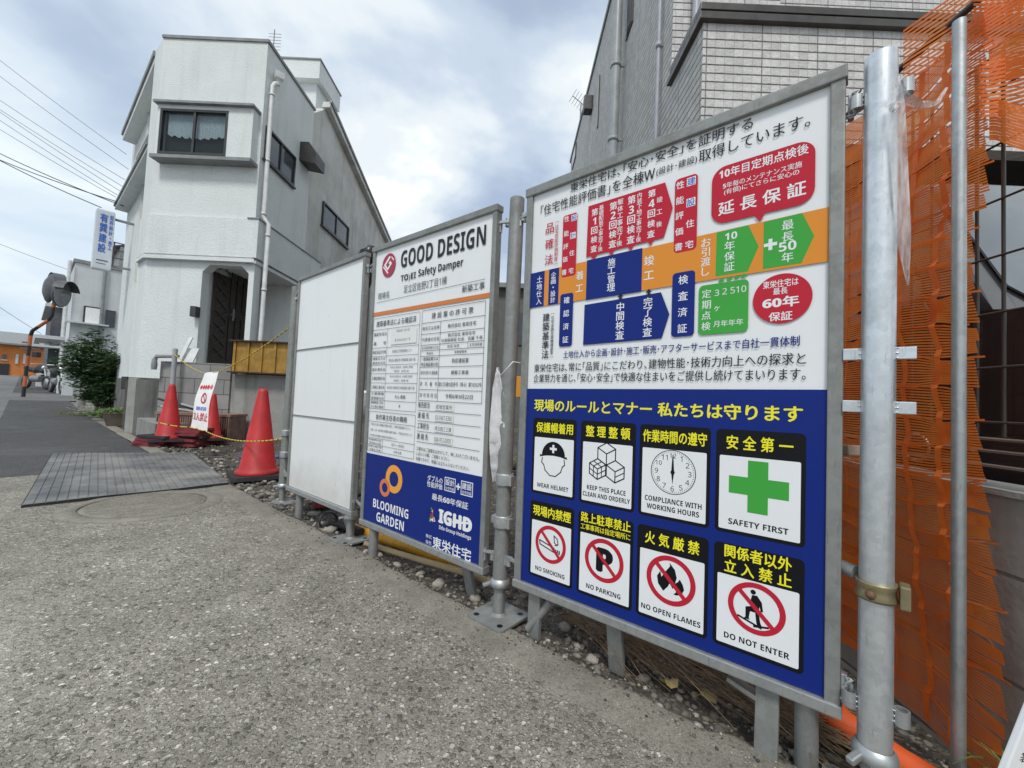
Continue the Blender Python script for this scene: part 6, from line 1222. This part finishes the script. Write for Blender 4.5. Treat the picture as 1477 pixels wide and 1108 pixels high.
def pots():
    rnd = random.Random(8); c = gnd(168, 614); r_ = thing('plant_pot', 'tapered pale plastic pot of strap leaved grass by the wall foot', 'plant pot', c); b = MB()
    M['pot'] = plain('pale_brown_plastic', (.22, .18, .14, 1), .6, 0, .2, 9); b.lathe([(0, .0), (.17, .0), (.25, .19), (.275, .20), (.275, .225), (.25, .225), (.24, .18), (0, .18)], M['pot'], c, 4, False); b.build('pot', r_)
    b = MB()
    for k in range(5): strap(b, c+Vector((rnd.uniform(-.15, .15), rnd.uniform(-.15, .15), .18)), 26, .36, M['leafl'], rnd)
    b.build('leaves', r_)
    for i, (px, n, l, lb) in enumerate((((150, 604), 60, .42, 'spreading strap leaved plant left of the pot'), ((136, 600), 45, .36, 'lower strap leaved plant in front of the shrub'), ((126, 588), 30, .30, 'small yellow green plant at the shrub edge'))):
        q = gnd(*px); b = MB(); strap(b, q, n, l, M['leafl' if i < 2 else 'grass'], rnd); tag(b.build('strap_plant', loc=q), lb, 'plant')
    q = gnd(122, 600); r2 = thing('flower_clump', 'low clump of small white flowers in front of the shrub', 'flowers', q); b = MB(); strap(b, q, 30, .16, M['leafl'], rnd); b.build('leaves', r2); b = MB()
    for k in range(80):
        p = q+Vector((rnd.gauss(0, .12), rnd.gauss(0, .10), rnd.uniform(.05, .2)))
        for j in range(4): a = 1.57*j+k; leaf(b, p, Vector((math.cos(a), math.sin(a), .2)), .028, .010, M['petal'])
    b.build('petals', r2); b = MB()
    for k in range(900):
        p = gnd(rnd.uniform(84, 132), rnd.uniform(577, 600)); a = rnd.uniform(0, 6.28); leaf(b, p, Vector((math.cos(a)*.6, math.sin(a)*.6, .8)), rnd.uniform(.03, .09), .004, M['grass'])
    tag(b.build('weeds', loc=gnd(110, 590)), 'yellow green weeds on the verge around the teal lid', 'weeds', kind='stuff')
    q = gnd(101, 588); b = MB(); b.boxa(q+SN*.30-SD*-.25+Vector((0, 0, .002)), SN*-.75, SD*-.55, (0, 0, .035), plain('teal_plastic', (.05, .14, .16, 1), .6, 0, .2, 8), .006); tag(b.build('drain_lid', loc=q), 'flat teal plastic lid lying in the verge', 'lid')
    q = atY(117, 572, 10.2); b = MB(); b.tube([(q.x, q.y, -.02), (q.x+.02, q.y, .25), (q.x, q.y, .48)], [.10, .08, .045], M['conc'], 9); tag(b.build('boundary_stone', loc=(q.x, q.y, 0)), 'rough grey standing stone left of the shrub', 'stone')
    a, c = atY(175, 543, 7.3), atY(187, 562, 7.3); b = MB(); b.boxa((a.x, 7.3, c.z), (c.x-a.x, 0, 0), (0, .12, 0), (0, 0, a.z-c.z), M['alu'], .01); tag(b.build('meter_box', loc=a), 'dark square meter box on the white house plinth', 'meter box')
    q = Vector((.962, .79, .05)); b = MB(); strap(b, q, 34, .10, M['leafl'], rnd, .004); tag(b.build('weed', loc=q), 'tuft of green weed at the boundary wall foot', 'weed')
pots()
# ------------------------------------------------------------------ cones, ropes, banner, weights
M['cone'] = plain('red_cone_plastic', (.42, .014, .016, 1), .55, 0, .2, 6, .15, 40, (.17, .03, .03, 1)); M['wred'] = plain('dark_red_rubber', (.16, .016, .024, 1), .7, 0, .3, 9); M['wblk'] = plain('black_rubber', (.022, .02, .022, 1), .8, 0, .3, 9)
def rsq(h, r=.03):
    pts = []
    for cx, cy, a0 in ((h-r, -h+r, -90), (h-r, h-r, 0), (-h+r, h-r, 90), (-h+r, -h+r, 180)):
        for k in range(4): a = R(a0+30*k); pts.append((cx+r*math.cos(a), cy+r*math.sin(a)))
    return pts
def weight_mesh(b, mats, h=.185, z0=0.0):
    o = rsq(h); n = len(o); inn = [(.105*math.cos(2*math.pi*k/n+math.radians(-90+10)), .105*math.sin(2*math.pi*k/n+math.radians(-90+10))) for k in range(n)]
    V = [Vector((x, y, z0)) for x, y in o]+[Vector((x*.97, y*.97, z0+.028)) for x, y in o]+[Vector((x, y, z0+.028)) for x, y in inn]+[Vector((x, y, z0)) for x, y in inn]
    F_ = []
    for k in range(n): j = (k+1) % n; F_ += [(k, j, n+j, n+k), (n+k, n+j, 2*n+j, 2*n+k), (2*n+k, 2*n+j, 3*n+j, 3*n+k), (3*n+k, 3*n+j, j, k)]
    b.add(V, F_, mats)
def cone(label, base=True):
    r_ = thing('traffic_cone', label, 'traffic cone', (0, 0, 0), 'red traffic cones'); b = MB()
    b.lathe([(.155, .030), (.158, .045), (.142, .060), (.128, .075), (.036, .672), (.030, .692), (.016, .70), (.0, .70)], M['cone'], n=36); b.build('cone', r_)
    if base: b = MB(); weight_mesh(b, M['wblk'], .19, .0); b.build('base', r_)
    return r_
c1 = cone('red traffic cone standing alone on gravel beside the plain panel'); c2 = copy_tree(c1); c2['label'] = 'red traffic cone at the left of the stacked weights'; c3 = copy_tree(c1); c3['label'] = 'red traffic cone mostly hidden behind the white banner'
for o, px, s_, Yc in ((c1, (371, 688), 1, 0), (c2, (245, 600), .93, 4.75), (c3, (306, 600), .80, 5.0)):
    q = gnd(*px) if not Yc else atY(*px, Yc); o.location = (q.x, q.y, .005 if not Yc else .06); o.rotation_euler = (0, 0, R(rnd.uniform(0, 60))); o.scale = (s_, s_, s_)
rw = random.Random(31)
w0 = MB(); weight_mesh(w0, M['wred'], .19); wr = w0.build('cone_weight'); w0 = MB(); weight_mesh(w0, M['wblk'], .19); wb = w0.build('cone_weight')
used = {}
for px, n, nm in (((233, 642), 4, 'left'), ((279, 642), 7, 'right'), ((309, 638), 6, 'back')):
    q = gnd(*px)
    for k in range(n):
        src = wb if (k % 4 == 3 or (nm == 'left' and k == 3)) else wr; o = src if src not in used else src.copy(); 
        if src in used: scene.collection.objects.link(o)
        used[src] = 1; o.location = (q.x+rw.uniform(-.025, .025), q.y+rw.uniform(-.025, .025), .004+.030*k); o.rotation_euler = (rw.uniform(-.02, .02), rw.uniform(-.02, .02), rw.uniform(-.12, .12)); o.scale = (.9, .9, 1)
        tag(o, '%s rubber cone weight, %s in the %s pile' % ('black' if src is wb else 'dark red', ('lowest', 'second from the bottom', 'third from the bottom', 'fourth from the bottom', 'fifth from the bottom', 'second from the top', 'topmost')[k], {'left': 'left low', 'right': 'tall middle', 'back': 'rear right'}[nm]), 'cone weight', 'stacked cone weights')
M['ropey'] = plain('yellow_rope', (.62, .46, .05, 1), .8, 0, .1, 40); M['ropek'] = plain('black_rope', (.03, .028, .025, 1), .8, 0, .1, 40)
def rope(pts, sag, label):
    b = MB(); L = []
    for p, q, s_ in zip(pts, pts[1:], sag):
        m = max(8, int((q-p).length/.022)); L += [p.lerp(q, i/m)-Vector((0, 0, s_*4*(i/m)*(1-i/m))) for i in range(m)]
    L.append(pts[-1])
    for i in range(len(L)-1): b.tube(L[i:i+2], .0048, M['ropey' if i % 4 != 3 else 'ropek'], 6, caps=False)
    tag(b.build('rope', loc=pts[0]), label, 'rope', 'yellow and black ropes')
qp = atY(253, 503, 5.42); pp = Vector((POST[0].x, POST[0].y, 0)); BY = 4.35
BT = (atY(295, 538, BY), atY(315.5, 535.5, BY), atY(298, 622.6, BY-.25), atY(275, 616.6, BY-.25))
rope([atY(251, 510, 5.38), BT[0]+Vector((0, 0, -.006)), BT[1]+Vector((0, 0, -.006)), Vector((pp.x, pp.y, atY(425, 468, pp.y).z))], (.03, .0, .03), 'upper yellow and black rope holding up the white banner')
rope([atY(231, 610, 4.05), BT[3]+Vector((0, -.01, .004)), BT[2]+Vector((0, -.01, .004)), Vector((pp.x-.02, pp.y, atY(412, 633, pp.y).z))], (.01, .0, .05), 'lower yellow and black rope crossing in front of the cones')
def banner():
    r_ = thing('warning_banner', 'white cloth banner with red and blue print hanging from the rope', 'banner', BT[0]); n = 14; b = MB(); vs = []
    def P(u, v_):                                                      # u across, v up
        p = (BT[3]*(1-u)+BT[2]*u)*(1-v_)+(BT[0]*(1-u)+BT[1]*u)*v_; return p+Vector((0, -.03*math.sin(v_*3.1)+.008*math.sin(u*7+v_*9), 0))
    for j in range(n+1):
        for i in range(7): vs.append(P(i/6, j/n))
    b.add(vs, [(j*7+i, j*7+i+1, (j+1)*7+i+1, (j+1)*7+i) for j in range(n) for i in range(6)], plain('banner_cloth', (.66, .66, .65, 1), .8, 0, .06, 12), True); b.build('cloth', r_)
    nn = Vector((0, -.005, 0)); f = MB()
    def put(t, u0, v0, u1, v1, c):
        g_ = glyphs(t, .02); f.add([P(u0+(u1-u0)*(q[0]-g_[2])/(g_[3]-g_[2]), v0+(v1-v0)*(q[1]-g_[4])/(g_[5]-g_[4]))+nn for q in g_[0]], g_[1], INK[c]); f.add([P(u0+.012+(u1-u0)*(q[0]-g_[2])/(g_[3]-g_[2]), v0+(v1-v0)*(q[1]-g_[4])/(g_[5]-g_[4]))+nn*1.1 for q in g_[0]], g_[1], INK[c])
    put('◆◆◆◆◆', .06, .68, .94, .77, 'red'); put('危険立入', .10, .685, .90, .765, 'white') if False else None
    put('関係者以外', .22, .32, .80, .385, 'blue'); put('立入禁止', .06, .15, .94, .285, 'red')
    for a0, a1, rr in ((0, 360, .13),):
        vs = []
        for k in range(33): a = R(k*11.25); vs += [P(.52+.19*math.cos(a), .53+.095*math.sin(a))+nn, P(.52+.13*math.cos(a), .53+.065*math.sin(a))+nn]
        f.add(vs, [(2*k, 2*k+1, 2*k+3, 2*k+2) for k in range(32)], INK['plum'])
    f.add([P(.40, .58)+nn, P(.44, .60)+nn, P(.64, .48)+nn, P(.60, .46)+nn], [(0, 1, 2, 3)], INK['red']); f.build('print', r_)
banner()
# ------------------------------------------------------------------ oddments along the fence foot
M['bamb'] = plain('dry_bamboo', (.34, .26, .14, 1), .6, 0, .25, 8); M['ypipe'] = plain('amber_conduit', (.60, .30, .02, 1), .45, 0, .15, 8); M['opipe'] = plain('orange_conduit', (.62, .10, .025, 1), .4, 0, .15, 8); M['bpipe'] = plain('blue_pipe', (.03, .12, .30, 1), .5, 0, .2, 8)
def tube_thing(nm, pts, r, m, label, cat, n=12, ribs=0):
    b = MB(); b.tube(pts, r, M[m], n)
    if ribs:
        for i in range(ribs):
            f = i/ribs*(len(pts)-1); k = int(f); p = pts[k].lerp(pts[k+1], f-k); d = (pts[k+1]-pts[k]).normalized(); b.lathe([(r, -.003), (r*1.10, -.0015), (r*1.10, .0015), (r, .003)], M[m], p, n, axis=d)
    return tag(b.build(nm, loc=pts[0]), label, cat)
tube_thing('bamboo_pole', [onpl(528, 784, st(0, -1.06), SN), onpl(600, 806, st(0, -1.075), SN), onpl(660, 823, st(0, -1.09), SN), onpl(716, 842, st(0, -1.11), SN)], .0115, 'bamb', 'dry bamboo pole lying under the notice board', 'pole', 12, 5)
tube_thing('conduit', [onpl(500, 757, st(0, -1.14), SN), onpl(548, 776, st(0, -1.14), SN), onpl(640, 806, st(0, -1.2), SN), onpl(700, 822, st(0, -1.25), SN)], .021, 'ypipe', 'amber plastic conduit on the gravel behind the notice board', 'conduit', 14, 14)
tube_thing('hose', [onpl(520, 768, st(0, -1.10), SN), onpl(497, 758, st(0, -1.10), SN), onpl(480, 757, st(0, -1.13), SN), onpl(462, 752, st(0, -1.3), SN)], .020, 'black', 'black corrugated hose on the gravel below the plain panel', 'hose', 14, 22)
b = MB(); q = onpl(473, 750, st(0, -1.08), SN); b.lathe([(.042+.006*math.cos(R(45*k)), .02*math.sin(R(45*k))) for k in range(9)], M['black'], q, 24, axis=SD+SN*.3); tag(b.build('pipe_end', loc=q), 'black round pipe collar beside the hose end', 'pipe')
b = MB(); q = onpl(463, 742, st(0, -1.22), SN); q.z = 0; b.lathe([(0, .003), (.05, .003), (.062, .16), (.066, .16), (.055, .0)], M['wred'], q, 22); tag(b.build('bucket', loc=q), 'dark red bucket behind the plain panel', 'bucket')
tube_thing('water_pipe', [gnd(345, 660, .02), gnd(372, 657, .03), gnd(402, 659, .02)], .016, 'bpipe', 'blue water pipe crossing the gravel behind the nearer cone', 'pipe')
tube_thing('conduit', [gnd(1165, 985, .035), gnd(1215, 1045, .033), gnd(1300, 1105, .033), gnd(1420, 1180, .03)], .031, 'opipe', 'orange conduit lying below the nearest galvanised post', 'conduit', 20)
# brass coloured clamp on the near post with its dark pipe stub
cl = thing('pipe_clamp', 'brass coloured swivel clamp bolted round the nearest post', 'clamp', (PA.x, PA.y, .394)); b = MB()
b.lathe([(.0246, -.014), (.0285, -.016), (.0295, -.012), (.0270, -.004), (.0270, .004), (.0295, .012), (.0285, .016), (.0246, .014)], M['brass'], (PA.x, PA.y, .394), 28); b.build('band', cl)
dr = (Vector((0, 0, .394))-Vector((PA.x, PA.y, .394))).normalized(); sdv = Vector((dr.y*-1, dr.x, 0)); b = MB(); e = Vector((PA.x, PA.y, .394))+SD*.030; b.boxa(e-Vector((0, 0, .020))-SN*.012, SD*.014, SN*.030, (0, 0, .040), M['brass'], .003); b.build('latch', cl); b = MB(); e2 = Vector((PA.x, PA.y, .391))-SD*.008+SN*.027; b.lathe([(0, .012), (.006, .012), (.008, .0)], plain('rusty_bolt', (.16, .09, .05, 1), .7, .4, .3, 60), e2, 8, axis=SN); b.build('bolt', cl)
b = MB(); a = Vector((PA.x, PA.y, .412))-SD*.026-SN*.010; b.tube([a, a-SD*.035-SN*.028, a-SD*.06-SN*.05], .0125, M['galvd'], 14); b.build('pipe_stub', cl)
# plastic films
def film_mat():
    t = NT('clear_plastic_film', .25); t.b.inputs['Base Color'].default_value = (.75, .76, .78, 1); tr = t.n('ShaderNodeBsdfTransparent'); mx = t.n('ShaderNodeMixShader'); v = t.pos((30, 30, 5)); t.set(mx.inputs[0], t.ramp(t.noise(v, 4, 3), [(.35, .30), (.65, .75)])); o_ = [q for q in t.t.nodes if q.type == 'OUTPUT_MATERIAL'][0]; t.t.links.new(tr.outputs[0], mx.inputs[1]); t.t.links.new(t.b.outputs[0], mx.inputs[2]); t.t.links.new(mx.outputs[0], o_.inputs[0]); return t.m
M['film'] = film_mat(); M['sheet'] = plain('crumpled_white_sheet', (.62, .62, .63, 1), .45, 0, .12, 14, .5, 30); M['blackf'] = plain('black_film', (.012, .012, .013, 1), .3, 0, .3, 20, .5, 60)
def ribbon(pts, wds, m, wav=.004, n=26, cr=3):
    b = MB(); vs = []; C_ = 5; pts = [Vector(p) for p in pts]
    for i in range(n+1):
        f = i/n*(len(pts)-1); k = min(int(f), len(pts)-2); p = pts[k].lerp(pts[k+1], f-k); w_ = wds[k]+(wds[k+1]-wds[k])*(f-k); vw = (CAM-p).normalized(); d = (pts[k+1]-pts[k]).normalized(); s_ = d.cross(vw).normalized()
        for j in range(C_): g_ = j/(C_-1)-.5; vs.append(p+s_*w_*g_+vw*wav*(math.sin(g_*cr*4+i*.8)+.6*mnoise.noise((i*.5, j*1.3, 2))))
    b.add(vs, [(i*C_+j, i*C_+j+1, (i+1)*C_+j+1, (i+1)*C_+j) for i in range(n) for j in range(C_-1)], M[m], True); return b
k_ = lambda x, y, d: CAM+ray(x, y)*d
DP = (PA-CAM).dot(FW)
fm = thing('plastic_film', 'torn clear plastic film knotted to the nearest post top and hanging down', 'plastic film', (PA.x+.03, PA.y, 1.3))
for pts, wd, cr in (([k_(1291, 112, DP), k_(1295, 150, DP), k_(1297, 230, DP+.01), k_(1303, 340, DP+.01), k_(1310, 412, DP+.02)], [.012, .018, .022, .020, .003], 4), ([k_(1296, 118, DP), k_(1304, 140, DP+.01), k_(1330, 152, DP+.03), k_(1352, 148, DP+.05), k_(1366, 126, DP+.06)], [.010, .014, .014, .008, .004], 3), ([k_(1292, 112, DP), k_(1285, 150, DP), k_(1288, 162, DP), k_(1298, 146, DP)], [.008, .010, .006, .008], 3)): ribbon(pts, wd, 'film', .004, 26, cr).build('strip', fm)
d3 = (POST[2]-CAM).dot(FW)+.03
b = ribbon([k_(718, 530, d3), k_(718, 560, d3-.01), k_(720, 610, d3-.02), k_(721, 640, d3-.02), k_(716, 672, d3-.01), k_(713, 694, d3)], [.008, .034, .062, .070, .040, .012], 'sheet', .010, 30, 2.2)
sh = thing('white_sheet', 'crumpled white plastic sheet tied between the two printed boards', 'plastic sheet', POST[2]+Vector((0, 0, .7))); b.build('sheet', sh); b = MB(); b.tube([k_(718, 535, d3-.02), k_(722, 542, d3-.045), k_(733, 530, d3-.06), k_(740, 522, d3-.06), k_(751, 524, d3-.03)], .0022, M['sheet'], 6); b.build('string', sh)
b = MB(); P2 = Vector((POST[1].x, POST[1].y, 0)); rnd2 = random.Random(2); prof = [(.026, 1.20), (.031, 1.23), (.028, 1.30), (.036, 1.335), (.044, 1.375), (.041, 1.402), (.02, 1.412), (.0, 1.413)]; vs = []
for r_, z in prof:
    for k in range(16): a = 2*math.pi*k/16; q = r_*(1+.30*mnoise.noise((math.cos(a)*2, math.sin(a)*2, z*14))); vs.append(P2+Vector((q*math.cos(a), q*math.sin(a), z+.02*math.cos(a))))
b.add(vs, [(i*16+k, i*16+(k+1) % 16, (i+1)*16+(k+1) % 16, (i+1)*16+k) for i in range(len(prof)-1) for k in range(16)], M['blackf'], True); tag(b.build('black_film', loc=P2+Vector((0, 0, 1.3))), 'black plastic film wrapped round the head of the second post', 'plastic film')
# straw, leaves, sack, scraps
M['straw'] = plain('dry_straw', (.17, .115, .065, 1), .8, 0, .45, 30); M['dleaf'] = plain('dry_leaf', (.36, .27, .11, 1), .8, 0, .3, 40)
b = MB(); rs = random.Random(17)
for k in range(240):
    t0 = rs.uniform(.08, .72); n0 = -1.10-abs(rs.gauss(0, .05)); L_ = rs.uniform(.10, .34); a = st(t0, n0, .015+rs.uniform(0, .055)*(1 if t0 > .2 else .5)); an = rs.gauss(0, .30); d = SD*math.cos(an)+SN*math.sin(an)*.9
    c = a+d*L_*.5+Vector((0, 0, rs.uniform(-.012, .012))); e = a+d*L_+Vector((0, 0, rs.uniform(-.03, .0)))+SN*rs.uniform(-.02, .03); e.z = max(.004, e.z); b.tube([a, c, e], [.0012, .0011, .0006], M['straw'], 3, caps=False)
tag(b.build('straw', loc=st(.4, -1.1)), 'brown dry straw heaped under the large board', 'straw', kind='stuff')
for i, (px, s_, lb) in enumerate((((1016, 1003), .030, 'pale curled dead leaf below the large board'), ((965, 984), .024, 'greenish dead leaf left of the pale curled one'))):
    q = gnd(*px, .014); b = MB(); vs = [q+Vector((0, 0, .004))]
    for k in range(9): a = R(40*k); rr = s_*(1.0, .6, .85, .55, 1.1, .6, .8, .5, .95)[k]; vs.append(q+Vector((rr*math.cos(a), rr*.75*math.sin(a), .010*math.sin(a*2+i))))
    b.add(vs, [(0, k+1, (k+1) % 9+1) for k in range(9)], M['dleaf']); tag(b.build('dead_leaf', loc=q), lb, 'leaf')
q = gnd(1500, 1120); b = MB(); bw_ = ray(1462, 1040); f = Face(CAM+ray(1445, 1128)*.60, RT*.96+UP*-.1, UP*.9+RT*.36); b.boxa(f.O, f.A*.16, f.B*.135, f.N*-.01, INK['white'], .002); sk = thing('printed_sack', 'corner of a white printed sack at the lower right edge', 'sack', f.O); b.build('sheet', sk)
for k, t in enumerate(('注', '意', '袋')): f.text(t, .012, .085-.026*k, .028, .103-.026*k, 'dark', .01, 2)
f.flush('lettering', sk)
p, q = onpl(742, 543, st(0, -1.9), SN), onpl(756, 573, st(0, -1.9), SN); b = MB(); b.boxa(Vector((p.x, p.y, q.z)), SD*.09, SN*-.012, (0, 0, p.z-q.z), INK['amber'], .002); pl = thing('placard', 'small orange placard in the lot seen between the two printed boards', 'placard', (p.x, p.y, 0)); b.build('plate', pl); b = MB(); b.tube([Vector((p.x, p.y, 0))+SD*.045-SN*.02, Vector((p.x, p.y, p.z))+SD*.045-SN*.02], .012, M['galvd'], 8); b.build('stake', pl)
b = MB(); a = onpl(1205, 655, st(0, -1.15), SN); c = onpl(1238, 650, st(0, -1.12), SN); b.bar(a-SD*.06-SN*.05, c, .05, .022, plain('weathered_timber', (.24, .19, .15, 1), .8, 0, .3, 14, .3), bev=.003); tb = tag(b.build('timber', loc=a), 'short weathered timber end behind the large board edge', 'timber')
b = MB(); q = st(1.2, -3.2); rp = random.Random(6)
for k in range(60): pebble(b, q+Vector((rp.gauss(0, .5), rp.gauss(0, .5), .1+rp.uniform(0, .25))), rp.uniform(.06, .2), rp, M['dirt'], True, 2)
tag(b.build('rubble_heap', loc=q), 'heap of broken rubble and earth in the lot behind the boards', 'rubble', kind='stuff')
